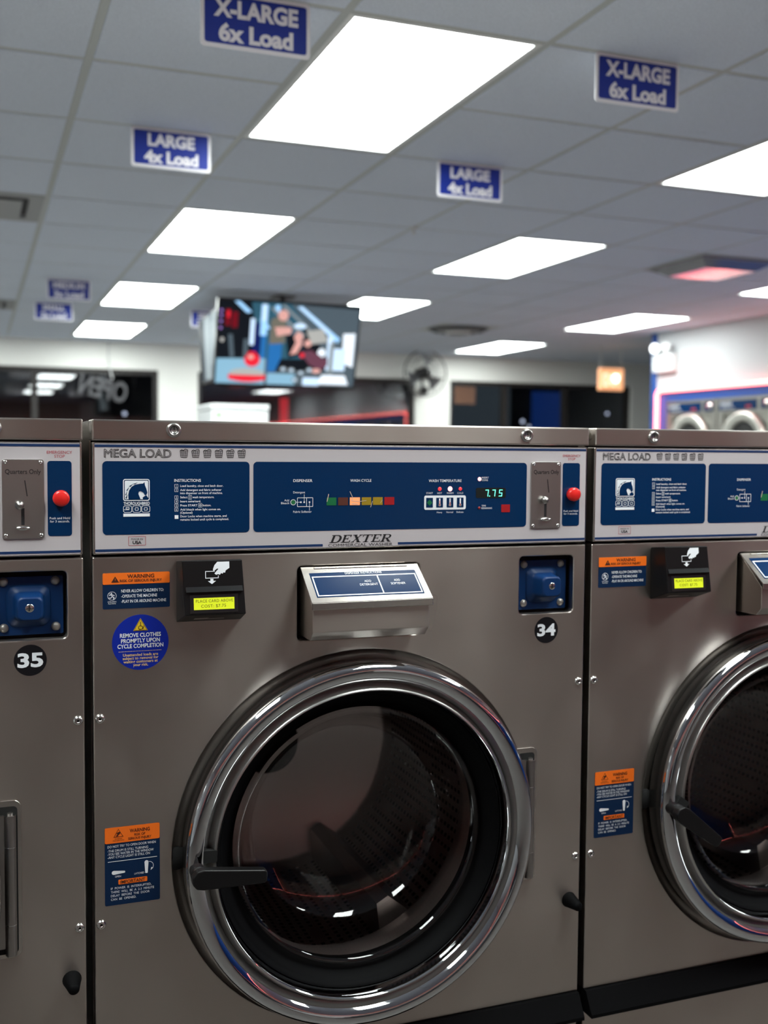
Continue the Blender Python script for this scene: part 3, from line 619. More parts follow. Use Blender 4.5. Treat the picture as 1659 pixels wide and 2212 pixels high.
    b.stroke(rr(-.3398, -.3340, 1.1415, 1.1462, .0018, 3), .0008, -.0010, 1, True); b.stroke([(-.3370, 1.1465), (-.3370, 1.1520)], .0009, -.0010, 1); b.stroke([(-.3335, 1.142), (-.3322, 1.1465)], .0008, -.0010, 1); b.build('warning_triangle', ['sticker_yellow', 'warn_brown'], rs, fixn=False)
    # lower warning label
    wl = flat('door_label', [rr(-.3895, -.3105, .7385, .8540, .0022, 3)], -.0005, .0006, 'warn_navy', root)
    flat('label_header', [rr(-.3893, -.3107, .8305, .8538, .0020, 3)], -.0008, .0004, 'warn_orange', wl)
    flat('label_tag', [rr(-.3705, -.3290, .7685, .7755, .0010, 2)], -.0008, .0004, 'warn_orange', wl)
    b = MB(); y = -.0011; b.text('WARNING', -.3395, .8440, .0050, .0290, 'C', bold=.02, y=y); b.text('RISK OF', -.3395, .8385, .0034, .0155, 'C', bold=.016, y=y); b.text('SERIOUS INJURY', -.3395, .8333, .0034, .0335, 'C', bold=.016, y=y); b.text('IMPORTANT', -.3498, .7695, .0048, .0355, 'C', bold=.014, y=y)
    b.stroke([(-.3765, .8395), (-.3635, .8395), (-.3700, .8505)], .0006, y, closed=True); b.flatpoly([(-.3735, .8405), (-.3712, .8440), (-.3735, .8450), (-.3680, .8472), (-.3672, .8445), (-.3695, .8425), (-.3712, .8402)], y)
    b.text('ENTANGLE', -.3700, .8358, .0017, .0105, 'C', y=y); b.text('PREVENTION', -.3700, .8332, .0017, .0160, 'C', y=y); b.build('lettering', 'warn_brown', wl, fixn=False)
    b = MB(); y = -.0008
    for k, (s, w_, z) in enumerate((('DO NOT TRY TO OPEN DOOR WHEN', .0690, .8240), ('-THE DRUM IS STILL TURNING', .0580, .8178), ('-YOU SEE WATER IN THE WINDOW', .0660, .8130), ('-ANY CYCLE LIGHT IS STILL ON', .0605, .8082))): b.text(s, -.3855, z, .0034, w_, y=y)
    b.stroke([(-.3848, .8035), (-.3150, .8035)], .0008, y)
    b.flatpoly([(-.3800, .7868), (-.3790, .7845), (-.3768, .7838), (-.3612, .7852), (-.3606, .7866), (-.3612, .7880), (-.3768, .7898), (-.3790, .7890)], y); b.flatpoly([(-.3330, .7975), (-.3317, .7992), (-.3300, .7998), (-.3283, .7992), (-.3270, .7975), (-.3282, .7808), (-.3300, .7804), (-.3318, .7808)], y)
    b.text('OPEN', -.3710, .7795, .0026, .0086, 'C', y=y); b.text('LATCHED', -.3335, .7805, .0026, .0140, 'R', y=y)
    b.stroke([(-.3262 + .0062 * math.sin(t), .7910 + .0062 * math.cos(t)) for t in [PI * k / 10 * .8 for k in range(11)]], .0007, y); b.flatpoly([(-.3232, .7885), (-.3200, .7872), (-.3240, .7842)], y)
    for k, (s, w_) in enumerate((('IF  POWER  IS  INTERRUPTED,', .0580), ('THERE  WILL  BE  A  2-3  MINUTE', .0620), ('DELAY  BEFORE  THE  DOOR', .0555), ('CAN  BE  OPENED.', .0360))): b.text(s, -.3812, .7620 - k * .0054, .0032, w_, y=y)
    b.build('lettering', 'print_white', wl, fixn=False)
    # card reader
    cr = MB().hexa([(-.2850, 0, 1.1490), (-.1890, 0, 1.1490), (-.1890, 0, 1.2395), (-.2850, 0, 1.2395)], [(-.2805, -.046, 1.1650), (-.1920, -.046, 1.1640), (-.1960, -.037, 1.2425), (-.2835, -.037, 1.2430)]).build('card_reader', 'black_plastic', root)
    bev = cr.modifiers.new('bevel', 'BEVEL'); bev.width = .0012; bev.segments = 2
    def cf(x, z, d=0.0): return (x, -.046 + (z - 1.1645) * (.009 / .0782) - d, z)
    def quad3(bb, pts, d, mi=0): bb.add([cf(x, z, d) for x, z in pts], [list(range(len(pts)))], mi)
    b = MB(); b.hexa([cf(-.2795, 1.1975), cf(-.1960, 1.1975), cf(-.1960, 1.2050), cf(-.2795, 1.2050)], [cf(-.2790, 1.1980, .0035), cf(-.1965, 1.1980, .0035), cf(-.1965, 1.2052, .0010), cf(-.2790, 1.2052, .0010)]); b.build('card_slot', 'rim_black', cr)
    b = MB(); b.hexa([cf(-.2735, 1.1675), cf(-.2035, 1.1675), cf(-.2035, 1.1935), cf(-.2735, 1.1935)], [cf(-.2735, 1.1675, .0006), cf(-.2035, 1.1675, .0006), cf(-.2035, 1.1935, .0006), cf(-.2735, 1.1935, .0006)]); b.build('screen_bezel', 'rim_black', cr)
    b = MB(); quad3(b, [(-.2680, 1.1725), (-.2090, 1.1722), (-.2090, 1.1890), (-.2680, 1.1893)], .0009); b.build('screen', 'lcd_yellow', cr, fixn=False)
    b = MB(); v, f = text2d('PLACE CARD ABOVE', -.2650, 1.1828, .0040, .0540, spacing=1.1); b.add([cf(x, z, .0011) for x, z in v], f); v, f = text2d('COST: $7.75', -.2575, 1.1755, .0042, .0360, spacing=1.1); b.add([cf(x, z, .0011) for x, z in v], f); b.build('screen_text', 'lcd_text', cr, fixn=False)
    b = MB(); d = .0005
    for (p, q) in (((-.2500, 1.2172), (-.2315, 1.2172)), ((-.2500, 1.2172), (-.2500, 1.2268)), ((-.2500, 1.2268), (-.2370, 1.2268)), ((-.2315, 1.2172), (-.2315, 1.2200))):
        (xa, za), (xb, zb) = p, q; t = .0005; quad3(b, [(xa - t, za - t), (xb + t, za - t), (xb + t, zb + t), (xa - t, zb + t)], d)
    quad3(b, [(-.2385, 1.2268), (-.2392, 1.2295), (-.2368, 1.2355), (-.2325, 1.2402), (-.2150, 1.2402), (-.2150, 1.2310), (-.2205, 1.2275), (-.2215, 1.2242), (-.2240, 1.2248), (-.2250, 1.2228), (-.2275, 1.2238), (-.2290, 1.2215), (-.2320, 1.2225), (-.2345, 1.2215), (-.2370, 1.2235), (-.2340, 1.2270), (-.2310, 1.2300), (-.2330, 1.2305), (-.2365, 1.2280)], d)
    quad3(b, [(-.2432, 1.2160), (-.2388, 1.2160), (-.2388, 1.2130), (-.2350, 1.2130), (-.2410, 1.2085), (-.2470, 1.2130), (-.2432, 1.2130)], d); b.build('card_icon', 'print_white', cr, fixn=False)
    b = MB(); b.add([(-.2630, -.0155, 1.1552), (-.2180, -.0155, 1.1552), (-.2180, -.0260, 1.1588), (-.2630, -.0260, 1.1588)], [(0, 1, 2, 3)]); b.v = [(x, y, z - .0012) for x, y, z in b.v]; b.build('name_plate', 'satin_steel', cr, fixn=False)
    # soap dispenser
    MB().box(-.108, .107, .018, .024, 1.105, 1.232).build('dispenser_recess', 'gap_black', root)
    prof = [(.016, 1.2180), (-.004, 1.2180), (-.0580, 1.1690), (-.0580, 1.1320), (-.0440, 1.1185), (.016, 1.1185)]
    n = len(prof); b = MB(); b.add([(x, y, z) for x in (-.0945, .0925) for y, z in prof], [list(range(n)), list(range(n, 2 * n))[::-1]] + [(i, n + i, n + (i + 1) % n, (i + 1) % n) for i in range(n)])
    sd = b.build('soap_dispenser', 'stainless', root); bev = sd.modifiers.new('bevel', 'BEVEL'); bev.width = .0010; bev.segments = 2
    def lf(x, t, d=0.0):   # point on the sloping lid, t from the hinge (0) to the front lip (1)
        ny, nz = -.67, .74
        return (x, -.003 - .058 * t + ny * d, 1.2195 - .0435 * t + nz * d)
    b = MB(); b.hexa([lf(-.0965, -.06), lf(.0955, -.06), lf(.0970, 1.0), lf(-.0970, 1.0)], [lf(-.0965, -.06, .0025), lf(.0955, -.06, .0025), lf(.0970, 1.0, .0025), lf(-.0970, 1.0, .0025)])
    b.box(-.0970, .0970, -.0645, -.0605, 1.1665, 1.1775, bev=.001); lid = b.build('dispenser_lid', 'stainless_bright', sd)
    b = MB(); q = lambda xa, xb, ta, tb, d, mi=0: b.add([lf(xa, ta, d), lf(xb, ta, d), lf(xb, tb, d), lf(xa, tb, d)], [(0, 1, 2, 3)], mi)
    q(-.0865, .0865, .13, .86, .0028, 0); q(-.0830, .0835, .24, .27, .0031, 1); q(-.0830, .0835, .80, .83, .0031, 1); q(-.0845, -.0825, .24, .83, .0031, 1); q(.0825, .0845, .24, .83, .0031, 1); q(.0195, .0215, .24, .83, .0031, 1)
    for s, x, t, w_ in (('DISPENSER INSTRUCTIONS', 0, .20, .060), ('ADD', .002, .46, .011), ('DETERGENT', .002, .56, .029), ('ADD', .050, .46, .010), ('SOFTENER', .050, .56, .024)):
        v, f = text2d(s, x, 0, 1.0, w_, 'C'); b.add([lf(xx, t - zz * .062, .0031) for xx, zz in v], f, 1)
    b.build('dispenser_label', ['panel_blue', 'print_white'], sd, fixn=False)
    for k in range(13): MB().tube((-.0760 + k * .0118, -.0035, 1.2215), (-.0760 + k * .0118 + .0108, -.0035, 1.2215), .0026, n=10).build('hinge_knuckle', 'screw_steel' if k % 2 else 'stainless_bright', sd)
    # coin box
    MB().box(.272, .388, .024, .027, 1.126, 1.238).build('coin_box_recess', 'gap_black', root)
    cb = flat('coin_box', [rr(.2830, .3775, 1.1385, 1.2215, .002, 2)], .018, .006, 'coin_blue', root, .0008)
    for x, z in ((.2970, 1.2145), (.3665, 1.2145), (.2970, 1.1495), (.3670, 1.1490)): MB().lathe([(.0001, -.0050), (.0030, -.0046), (.0052, -.0030), (.0064, 0)], x, z, 20, y0=.018).build('bolt', 'bolt_grey', cb)
    b = MB(); lv = [(.0300, .0180), (.0285, .0150), (.0225, .0125), (.0195, .0090), (.0178, -.0140), (.0168, -.0178), (.0145, -.0195)]
    rings = [[(.3305 + 0 + px, y, 1.1800 + pz) for px, pz in rr(-s, s, -s * .98, s * .98, s * .45, 5)] for s, y in lv]; nn = len(rings[0])
    for ri, rg in enumerate(rings): b.v += rg
    b.add([], []); 
    for k in range(len(lv) - 1):
        for i in range(nn): b.f.append([k * nn + i, k * nn + (i + 1) % nn, (k + 1) * nn + (i + 1) % nn, (k + 1) * nn + i]); b.m.append(0); b.sm.append(True)
    b.f.append([(len(lv) - 1) * nn + i for i in range(nn)]); b.m.append(0); b.sm.append(False)
    b.build('lock_housing', 'coin_blue', cb)
    MB().lathe([(.0001, -.0006), (.0052, -.0006), (.0058, 0)], .3300, 1.1815, 20, y0=-.0195).build('lock_cylinder', 'screw_steel', cb)
    MB().box(.3284, .3304, -.0205, -.0201, 1.1775, 1.1855).build('keyhole', 'print_black', cb)
    # door: black rim, chrome ring, satin lip, gasket, glass
    b = MB(); b.lathe([(.262, .004), (.2805, .004), (.2825, .000), (.2825, -.030), (.2815, -.034)], DX, DZ, 96); door = b.build('door', 'door_rim', root)
    b = MB(); b.lathe([(.2805, -.0280), (.2835, -.0335), (.2840, -.0375), (.2820, -.0430), (.2765, -.0475), (.2695, -.0488), (.2625, -.0465), (.2565, -.0405), (.2520, -.0325), (.2500, -.0260)], DX, DZ, 144); b.build('chrome_ring', 'chrome', door)
    b = MB(); b.lathe([(.2500, -.0260), (.2445, -.0395), (.2430, -.0418), (.2405, -.0426)], DX, DZ, 96); b.build('ring_lip', 'satin_steel', door)
    b = MB(); b.lathe([(.2405, -.0426), (.2388, -.0410), (.2375, -.0370), (.2350, -.0140), (.2345, -.0060)], DX, DZ, 144); b.build('inner_ring', 'chrome', door)
    b = MB(); b.lathe([(.2345, -.0180), (.2310, -.0170), (.2270, -.0090), (.2230, -.0030), (.2170, .0005), (.2120, .0060), (.2040, .0120), (.2040, .0300)], DX, DZ, 96); b.build('gasket', 'black_rubber', door)
    b = MB(); b.lathe([(.2090, .0140), (.2080, .0040), (.2050, -.0020), (.2000, -.0035), (.1960, .0005), (.1900, .0150), (.1830, .0500), (.1720, .0820), (.1500, .1000), (.1000, .1080), (.0400, .1105), (.0005, .1110)], DX, DZ, 96); b.build('door_glass', 'door_glass', door)
    MB().lathe([(.0001, -.003), (.016, -.003), (.018, .0)], DX - .2905, .7950, 24, y0=.004).build('latch_socket', 'gap_black', root)
    # handle, turning about its boss
    hx, hz = -.2650, .7930
    hd_ = MB(); hd_.lathe([(.0090, -.002), (.0110, -.012), (.0105, -.022), (.0120, -.026), (.0125, -.036), (.0100, -.040)], 0, 0, 20, y0=-.034); hdl = hd_.build('door_handle', 'black_plastic', root, (hx, 0, hz))
    arm = [(-.0130, .002), (-.0120, -.008), (-.006, -.0150), (.004, -.0165), (.093, -.0130), (.0965, -.0095), (.0965, .0035), (.0930, .0065), (.004, .0130), (-.006, .0110)]
    b = MB(); b.prism(arm, -.084, -.068); am = b.build('handle_arm', 'black_plastic', hdl); bv = am.modifiers.new('bevel', 'BEVEL'); bv.width = .003; bv.segments = 3
    b = MB(); b.prism(rr(.008, .030, .008, .026, .003), -.044, -.034); b.build('handle_stop', 'gap_black', hdl)
    # drum
    b = MB(); b.lathe([(.2065, .028), (.2065, .060), (.225, .115), (.262, .120), (.262, .560), (.250, .572), (.0005, .575)], DX, DZ, 72); drum = b.build('drum', 'drum_steel', root)
    b = MB(); b.lathe([(.0005, .550), (.040, .552), (.060, .562), (.064, .574)], DX, DZ, 36); b.build('drum_hub', 'gap_black', drum)
    for k in range(3):
        a = math.radians(-62 + 120 * k); u = Vector((math.cos(a), 0, math.sin(a))); w = Vector((-math.sin(a), 0, math.cos(a)))
        P = lambda rr_, s, y: Vector((DX, y, DZ)) + u * rr_ + w * s
        b = MB(); b.hexa([P(.258, -.038, .14), P(.258, .038, .14), P(.258, .038, .55), P(.258, -.038, .55)], [P(.200, -.012, .15), P(.200, .012, .15), P(.200, .012, .545), P(.200, -.012, .545)]); b.build('lifter', 'drum_steel', drum)
    b = MB()
    for ia in range(96):
        a = 2 * PI * ia / 96
        for k in range(26):
            if (k // 4) % 2 and ia % 8 < 1: continue
            y = .15 + k * .0152; t = .0062 / .262; u = [(a - t * .55, y - .0042), (a + t * .55, y - .0042), (a + t * .55, y + .0042), (a - t * .55, y + .0042)]
            b.add([(DX + .2605 * math.cos(q_), yy_, DZ + .2605 * math.sin(q_)) for q_, yy_ in u], [(0, 1, 2, 3)])
    o = b.build('perforation', 'drum_hole', drum, fixn=False); o['kind'] = 'stuff'
    return root
def number_sticker(root, txt):
    ns = flat('number_sticker', [circ(.3310, 1.1055, .0220, 48)], -.0005, .0006, 'sticker_black', root)
    b = MB(); b.text(txt, .3310, 1.0965, .0185, .0345, 'C', bold=.035, y=-.0008); b.build('number', 'print_white', ns, fixn=False)
def set_handle(root, deg):
    for h in root.children:
        if h.name.split('.')[0] == 'door_handle': h.rotation_euler = (0, math.radians(deg), 0)
w34 = washer(); w33 = copy_tree(w34, skip=('round_sticker',)); w35 = copy_tree(w34, skip=('round_sticker',))
number_sticker(w34, '34'); number_sticker(w35, '35')
w33.location.x = W; w35.location.x = -W
set_handle(w34, 3); set_handle(w33, 36); set_handle(w35, 60)
tag(w34, 'stainless steel front-load washer numbered 34, whole door in view at centre', 'washing machine', 'row of coin washers')
tag(w35, 'stainless steel washer numbered 35, cut off by the left edge', 'washing machine', 'row of coin washers')
tag(w33, 'stainless steel washer at the right edge, black door handle pointing down', 'washing machine', 'row of coin washers')

# ------------------------------------------------------------------ televisions
def television(loc, rz, tilt, w, name, label, paint):
    h = w * .575
    r = tag(empty(name, loc, rz), label, 'television'); r.rotation_mode = 'XYZ'
    r.rotation_euler = (tilt, 0, rz)
    flat('bezel', [rr(-w / 2, w / 2, -h / 2, h / 2, .008, 3)], 0, .035, 'tv_black', r, .003)
    MB().box(-w * .3, w * .3, .035, .075, -h * .3, h * .3, bev=.012).build('rear_housing', 'tv_black', r)
    sw, sh = w / 2 - .014, h / 2 - .016
    b = MB(); mats = []
    def P(mn, *pts):
        k = 'picture_' + mn
        if k not in mats: mats.append(k)
        b.flatpoly([(-sw + u * 2 * sw, sh - v * 2 * sh) for u, v in pts], -.0008 - .0002 * len(b.f), mats.index(k))
    paint(P); b.build('screen', mats, r, fixn=False)
    from mathutils import Euler
    inv = Matrix.LocRotScale(Vector(loc), Euler((tilt, 0, rz), 'XYZ'), None).inverted()
    px, py = loc[0] - math.sin(rz) * .16, loc[1] + math.cos(rz) * .16
    for nm, mb in (('ceiling_plate', MB().box(px - .08, px + .08, py - .08, py + .08, H - .012, H)), ('mount_pole', MB().tube((px, py, H - .01), (px, py, loc[2] - .05), .022)), ('mount_arm', MB().tube((px, py, loc[2] - .02), (loc[0] - math.sin(rz) * .05, loc[1] + math.cos(rz) * .05, loc[2]), .02))):
        mb.v = [tuple(inv @ Vector(p)) for p in mb.v]; mb.build(nm, 'tv_black', r)
    return r
def Rq(u0, v0, u1, v1): return ((u0, v0), (u1, v0), (u1, v1), (u0, v1))
def ell(cu, cv, ru, rv, n=14): return tuple((cu + ru * math.cos(2 * PI * i / n), cv + rv * math.sin(2 * PI * i / n)) for i in range(n))
def gym(P):
    P('black', *Rq(0, 0, 1, 1)); P('teal', (.22, 0), (.6, 0), (.6, .7), (.3, .7)); P('grey', (.50, .0), (1, .02), (1, .62), (.78, .62)); P('navy', *Rq(.24, .25, .30, .62))
    P('lightblue', (0, .70), (.34, .68), (.34, 1), (0, 1)); P('grey', (.34, .7), (1, .62), (1, 1), (.34, 1)); P('black', (.42, .68), (.80, .66), (.80, .80), (.42, .84)); P('lightblue', (.36, .86), (.56, .86), (.56, 1), (.36, 1)); P('white', (.76, .86), (.93, .86), (.96, .98), (.72, .98)); P('paleblue', *Rq(.62, .90, .74, 1))
    P('darkred', *Rq(.045, .10, .08, .30)); P('red', *Rq(.055, .12, .075, .20)); P('darkred', *Rq(.09, .13, .13, .32))
    for v in (.12, .18, .25, .33): P('purple', *ell(.015, v, .010, .018, 8))
    P('cream', *ell(.03, .47, .014, .030, 8)); P('grey', (.07, .40), (.10, .40), (.12, .68), (.09, .68)); P('grey', *Rq(.18, .45, .21, .68))
    P('cyan', (.10, .0), (.14, .0), (.225, .12), (.19, .135)); P('paleblue', *Rq(.22, .20, .25, .52)); P('cyan', *Rq(.29, .02, .335, .40)); P('paleblue', *Rq(.30, .02, .325, .22)); P('jeans', *Rq(.30, .40, .335, .68)); P('cyan', (.385, .02), (.42, .02), (.42, .12), (.385, .12))
    P('cyan', (.28, .20), (.33, .24), (.36, .31), (.33, .32)); P('steel', (.35, .06), (.37, .05), (.62, .38), (.60, .40)); P('steel', (.43, .02), (.45, .01), (.72, .40), (.70, .42))
    P('cyan', (.54, .03), (.575, .02), (.87, .40), (.85, .45)); P('paleblue', (.55, .03), (.57, .03), (.80, .33), (.79, .35))
    P('paleblue', *Rq(.78, .36, .82, .80)); P('steel', *Rq(.80, .45, .83, .84)); P('white', (.89, .33), (.98, .32), (.98, .75), (.90, .70)); P('paleblue', *Rq(.83, .52, .92, .80))
    P('jeans', (.355, .46), (.45, .46), (.45, .66), (.41, .84), (.355, .84)); P('shirt', (.36, .20), (.40, .16), (.47, .20), (.47, .48), (.36, .50)); P('skin', *ell(.445, .14, .038, .068)); P('skin', (.39, .29), (.46, .28), (.50, .29), (.50, .36), (.41, .40)); P('skin', *ell(.485, .325, .028, .05))
    P('black', (.47, .38), (.58, .36), (.60, .62), (.50, .66)); P('skin', *ell(.565, .40, .032, .065)); P('skin', (.55, .45), (.60, .46), (.56, .60), (.51, .62)); P('cream', (.62, .32), (.74, .28), (.78, .44), (.66, .48)); P('paleblue', *ell(.57, .26, .045, .035)); P('skin', *ell(.635, .47, .026, .045)); P('white', *ell(.74, .58, .03, .055))
    P('plum', (.58, .58), (.66, .55), (.74, .62), (.74, .80), (.66, .74)); P('plum', (.72, .66), (.79, .64), (.79, .74), (.74, .80)); P('skin', *ell(.71, .81, .035, .03)); P('red', *ell(.60, .62, .018, .03))
    for u, v in ((.47, .80), (.53, .81), (.60, .84), (.66, .80), (.56, .93)): P('steel', *ell(u, v, .025, .03, 10)); P('paleblue', *ell(u, v, .012, .014, 8))
    P('red', *ell(.245, .70, .055, .085)); P('red', (.215, .60), (.265, .60), (.28, .72), (.20, .72)); P('red', *ell(.215, .91, .135, .065)); P('cream', *ell(.215, .865, .125, .06)); P('red', (.085, .89), (.345, .89), (.34, .95), (.09, .95)); P('skin', *ell(.235, .665, .02, .03))
def glare(P):
    P('grey', *Rq(0, 0, 1, 1)); P('steel', *Rq(.30, 0, .62, 1)); P('steel', *Rq(.74, .0, .9, 1)); P('black', *Rq(.02, .0, .22, 1)); P('steel', *Rq(.66, .12, .74, .8))
TVL = (1.632, 6.184, 2.190)
television(TVL, 0.016, 0.268, 1.10, 'television', 'large television under the ceiling showing people in a gym', gym)
television((1.155, 6.77, 2.20), -PI / 2 - .044, 0.04, .90, 'television', 'second television seen edge-on, left behind the gym picture', glare)
# ------------------------------------------------------------------ wall fan
fr = tag(empty('wall_fan', (4.32, 9.93, 2.315)), 'black caged wall fan on the white pillar between the windows', 'fan')
FR = .265
b = MB()
for rad, y in ((FR, 0), (FR * .99, -.02), (FR * .66, -.075), (FR * .35, -.095), (FR * .66, .075), (FR * .35, .095)):
    n = 48; pts = [(rad * math.cos(2 * PI * i / n), y, rad * math.sin(2 * PI * i / n)) for i in range(n)]
    for i in range(n): b.tube(pts[i], pts[(i + 1) % n], .0055 if rad > FR * .9 else .003, n=5, caps=False)
for k in range(30):
    a = 2 * PI * k / 30; c, s_ = math.cos(a), math.sin(a); pr = [(.07, -.10), (FR * .66, -.075), (FR, 0), (FR * .66, .075), (.07, .10)]
    for (r0, y0_), (r1, y1_) in zip(pr[:-1], pr[1:]): b.tube((r0 * c, y0_, r0 * s_), (r1 * c, y1_, r1 * s_), .0018, n=4, caps=False)
b.build('cage', 'fan_black', fr)
for k in range(3):
    a0 = math.radians(80 + 120 * k); b = MB(); vs = []
    for t in range(7):
        for s_, yy in ((-.42, .03), (.42, -.03)):
            rad = .05 + (FR * .86 - .05) * t / 6; a = a0 + s_ * (0.55 + .55 * t / 6); vs.append((rad * math.cos(a), yy, rad * math.sin(a)))
    vs2 = vs + [(x, y + .003, z) for x, y, z in vs]; fs = [(2 * t, 2 * t + 1, 2 * t + 3, 2 * t + 2) for t in range(6)]; fs += [tuple(i + 14 for i in f)[::-1] for f in fs] + [(0, 2, 16, 14), (12, 13, 27, 26)]
    b.add(vs2, fs); b.build('blade', 'fan_blade', fr)
MB().lathe([(.0005, -.115), (.045, -.112), (.055, -.09), (.055, .02), (.07, .03), (.07, .16), (.05, .19), (.0005, .19)], 0, 0, 28).build('motor', 'fan_black', fr)
MB().tube((0, .14, -.02), (.12, .30, -.18), .016).tube((.12, .30, -.18), (.14, .37, -.18), .05).build('wall_arm', 'fan_black', fr)

# ------------------------------------------------------------------ white kiosk behind the washers
kr = tag(empty('payment_kiosk', (.988, 5.20, 0)), 'top of a white kiosk with a green logo, below the television', 'kiosk')
MB().box(-.183, .183, -.2, .25, 0, 1.655, bev=.012).build('body', 'kiosk_white', kr); MB().box(-.187, .187, -.205, .255, 1.655, 1.692, bev=.008).build('lid', 'kiosk_white', kr)
b = MB()
b.flatpoly(circ(-.135, 1.622, .016, 16), -.2012, 0)
for k in range(9): b.text('nimoracsu'[k], -.105 + k * .019, 1.612, .019, .013, y=-.2012, mi=1) if False else b.stroke([(-.105 + k * .017, 1.612), (-.105 + k * .017, 1.628 + .004 * (k % 2))], .006, -.2012, 1)
b.build('logo', ['kiosk_green', 'kiosk_grey'], kr, fixn=False)

# ------------------------------------------------------------------ exit sign, emergency light
xs = tag(empty('exit_sign', (5.92, 8.5, H)), 'small glowing orange exit sign hanging from the ceiling', 'sign')
MB().box(-.15, .15, 0, .06, -.475, -.235, bev=.012).build('housing', 'exit_face', xs)
b = MB(); b.text('EXIT', -.005, -.425, .125, .225, 'C', bold=.03, y=-.002); b.build('lettering', 'exit_text', xs, fixn=False)
MB().lathe([(.0005, -.02), (.03, -.016), (.045, 0)], .045, -.345, 20, y0=0).build('bulb', 'exit_lamp', xs)
MB().tube((-.13, .03, -.24), (-.13, .03, 0), .006).tube((.13, .03, -.24), (.13, .03, 0), .006).build('hanger', 'tee_white', xs)
em = tag(empty('emergency_light', (WX, 7.05, 2.18)), 'white emergency light box with two lamp heads on the dryer wall', 'emergency light')
MB().box(-.075, 0, -.155, .155, 0, .165, bev=.012).build('housing', 'troffer_white', em)
for yy, mn in ((.10, 'lamp_hot'), (-.07, 'troffer_white')):
    b = MB(); b.tube((-.10, yy - .02, .225), (-.03, yy + .02, .225), .048, .030, n=20); b.build('lamp_head', 'troffer_white', em)
    MB().tube((-.104, yy - .022, .225), (-.099, yy - .0195, .225), .043, n=20).build('lamp_lens', mn, em)
    MB().tube((-.05, yy, .16), (-.05, yy, .20), .010).build('lamp_neck', 'troffer_white', em)

# ------------------------------------------------------------------ dryers in the right wall, neon tube around them
def dryer():
    r = empty('dryer', (WX, 0, 0)); pw = .745; hw = pw / 2 - .006
    def V(b): b.v = [(y, -x, z) for x, y, z in b.v]; return b         # local front -y becomes world -x, local +x becomes world -y
    def B(b, n, mn): return V(b).build(n, mn, r)
    b = MB(); b.box(-hw, hw, .02, .10, .06, 1.900).box(-hw, hw, 0, .02, 1.76, 1.900).box(-hw, hw, 0, .02, .06, 1.20).box(-hw, -.28, 0, .02, 1.20, 1.76).box(.28, hw, 0, .02, 1.20, 1.76); B(b, 'cabinet', 'dryer_steel')
    b = MB(); b.box(-.335, .155, -.006, 0, 1.79, 1.875); B(b, 'control_strip', 'panel_blue')
    b = MB(); b.box(.205, .325, -.006, 0, 1.79, 1.875); B(b, 'coin_strip', 'panel_blue')
    b = MB(); b.lathe([(.0005, -.012), (.026, -.012), (.030, 0)], .285, 1.835, 20, y0=-.006); B(b, 'coin_knob', 'screw_steel')
    b = MB()
    for k in range(8): b.stroke([(-.31 + k * .02, 1.835), (-.31 + k * .02, 1.860)], .009, -.0075); b.stroke([(-.29 + k * .022, 1.805), (-.29 + k * .022, 1.815)], .008, -.0075)
    V(b).build('strip_print', 'kiosk_grey', r, fixn=False)
    b = MB(); b.box(.02, .085, -.008, -.006, 1.802, 1.825); B(b, 'timer_display', 'led_dim')
    b = MB(); b.lathe([(.290, 0), (.288, -.02), (.275, -.035), (.255, -.035), (.240, -.025), (.225, -.03), (.205, -.02), (.200, .0)], -.005, 1.487, 56); B(b, 'door_ring', 'dryer_ring')
    b = MB(); b.lathe([(.205, -.004), (.0005, -.003)], -.005, 1.487, 40); B(b, 'door_window', 'dark_inside')
    b = MB(); b.box(.285, .335, -.03, 0, 1.44, 1.56, bev=.006); B(b, 'door_latch', 'dryer_steel')
    return r
d1 = dryer(); d1.location.y = 7.065 - .3725
tag(d1, 'far stacked dryer next to the vertical red neon, round door half hidden', 'dryer', 'dryers in the right wall')
for k, lb in ((1, 'second dryer from the vertical red neon, round door half hidden'), (2, 'dryer at the very right edge, third from the vertical neon')):
    d = copy_tree(d1); d.location.y = 7.065 - .3725 - .745 * k; tag(d, lb, 'dryer', 'dryers in the right wall')
def polytube(name, pts, rad, mat, n=10):
    b = MB()
    for p, q in zip(pts[:-1], pts[1:]): b.tube(p, q, rad, n=n, caps=False)
    return b.build(name, mat)
NX = WX - .026
pts = [(NX, -4.9, NZ)] + [(NX, 7.13, NZ)] + [(NX, 7.13 + .05 * math.sin(t), NZ - .05 + .05 * math.cos(t)) for t in [PI / 2 * k / 6 for k in range(1, 7)]] + [(NX, 7.18, .1)]
tag(polytube('neon_tube', pts, .021, 'neon_red'), 'glowing red neon tube framing the dryers on the right wall', 'neon tube')
tag(polytube('neon_tube', [(-3.8, YB + .15, .3), (-3.8, YB + .15, 2.0), (5.3, YB + .15, 2.0), (5.3, YB + .15, .3)], .009, 'neon_red'), 'red neon tube on the wall behind the camera, mirrored in the chrome rings', 'neon tube')

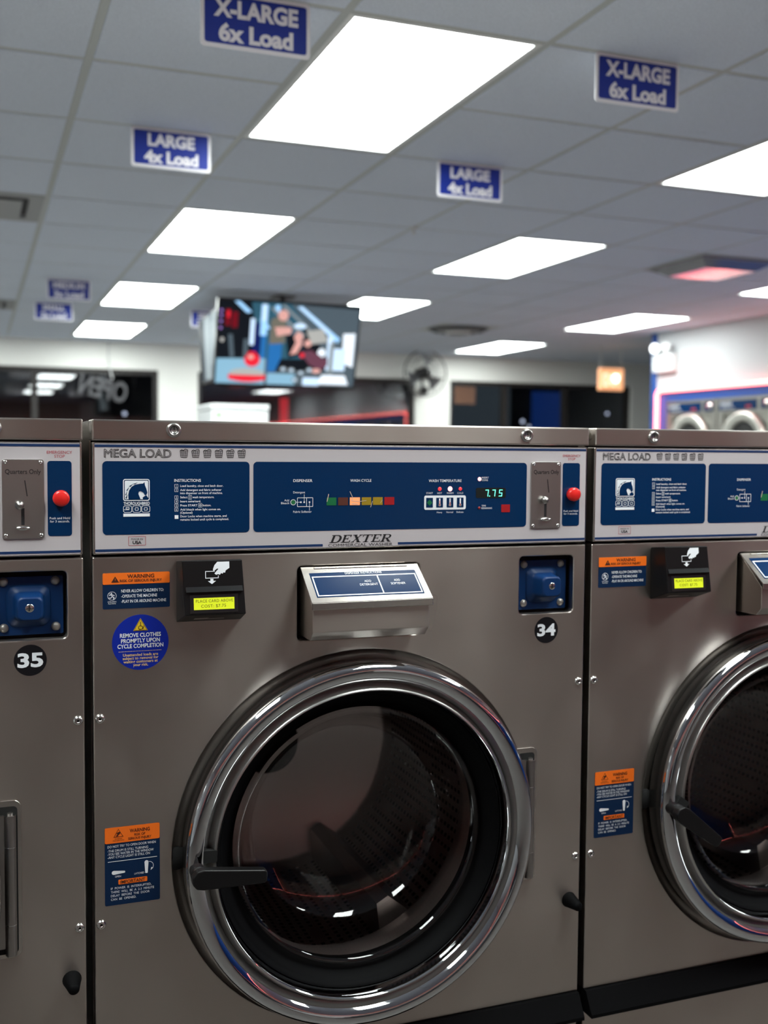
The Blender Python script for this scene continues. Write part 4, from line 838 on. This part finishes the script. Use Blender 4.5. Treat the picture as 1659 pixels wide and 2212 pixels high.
# ------------------------------------------------------------------ OPEN sign in the window, cord
on = tag(empty('open_sign', (.715, 10.20, 2.055)), 'unlit OPEN sign in the far left window, seen from behind', 'sign')
b = MB(); v, f = text2d('OPEN', 0, -.10, .20, .50, 'C', outline=.035, mirror=True, rot=-.19); v2, f2 = text2d('OPEN', 0, -.10, .20, .50, 'C', bold=.02, mirror=True, rot=-.19)
b.prism([(0, 0)], 0, 0) if False else None
b.add([(x, 0, z) for x, z in v2], f2); b.add([(x, .012, z) for x, z in v2], [q[::-1] for q in f2]); b.build('letters', 'neon_unlit', on, fixn=False)
cd = polytube('cord', [(x - .715, y - 10.20, z - 2.055) for x, y, z in ((.80, 10.27, H), (.795, 10.265, 2.42), (.80, 10.24, 2.30), (.83, 10.22, 2.16))], .007, 'cord_grey', 6); cd.parent = on

# ------------------------------------------------------------------ added backdrop and street lights beyond the glass
bu = tag(empty('backdrop', (4.0, 24.0, -.15)), 'dark storefront added with glowing colour panels, beyond the windows', 'building')
MB().box(-22, 18, 0, 3, 0, 7).build('backdrop_wall', 'street_dark', bu)
for x0_, x1_, z0_, z1_, mn in ((6.6, 8.7, .3, 3.7, 'backdrop_grey'), (9.4, 10.4, .3, 3.2, 'backdrop_blue'), (2.45, 2.63, .3, 2.85, 'backdrop_red'), (-9.6, -8.6, .3, 2.4, 'backdrop_blue'), (-8.0, -7.2, 1.9, 2.7, 'backdrop_blue')): MB().box(x0_, x1_, -.1, 0, z0_, z1_).build('panel', mn, bu)  # glowing panels added to put colour patches into the dark panes
for x_, y_, z_, rad, mn, lb in ((11.9, 18, 2.25, .035, 'street_lamp', 'upper white street light spot in the right-hand window'), (9.9, 18, 2.05, .04, 'street_lamp', 'white light spot in the middle right-hand window'), (10.05, 18, 1.95, .03, 'street_lamp', 'small light spot beside the white one in the right-hand window'), (1.95, 18, 2.05, .035, 'street_lamp', 'white light spot low in the far left window'), (1.2, 18, 1.76, .03, 'street_lamp_warm', 'yellow light spot at the bottom of the far left window')):
    lp = tag(empty('street_light', (x_, y_, -.15)), lb, 'street light', 'street lights outside'); MB().tube((0, 0, 0), (0, 0, z_ + .10), .02).build('post', 'street_dark', lp)
    b = MB(); b.lathe([(.0005, -rad), (rad * .7, -rad * .7), (rad, 0), (rad * .7, rad * .7), (.0005, rad)], 0, z_ + .15, 14, y0=-.04); b.build('bulb', mn, lp)
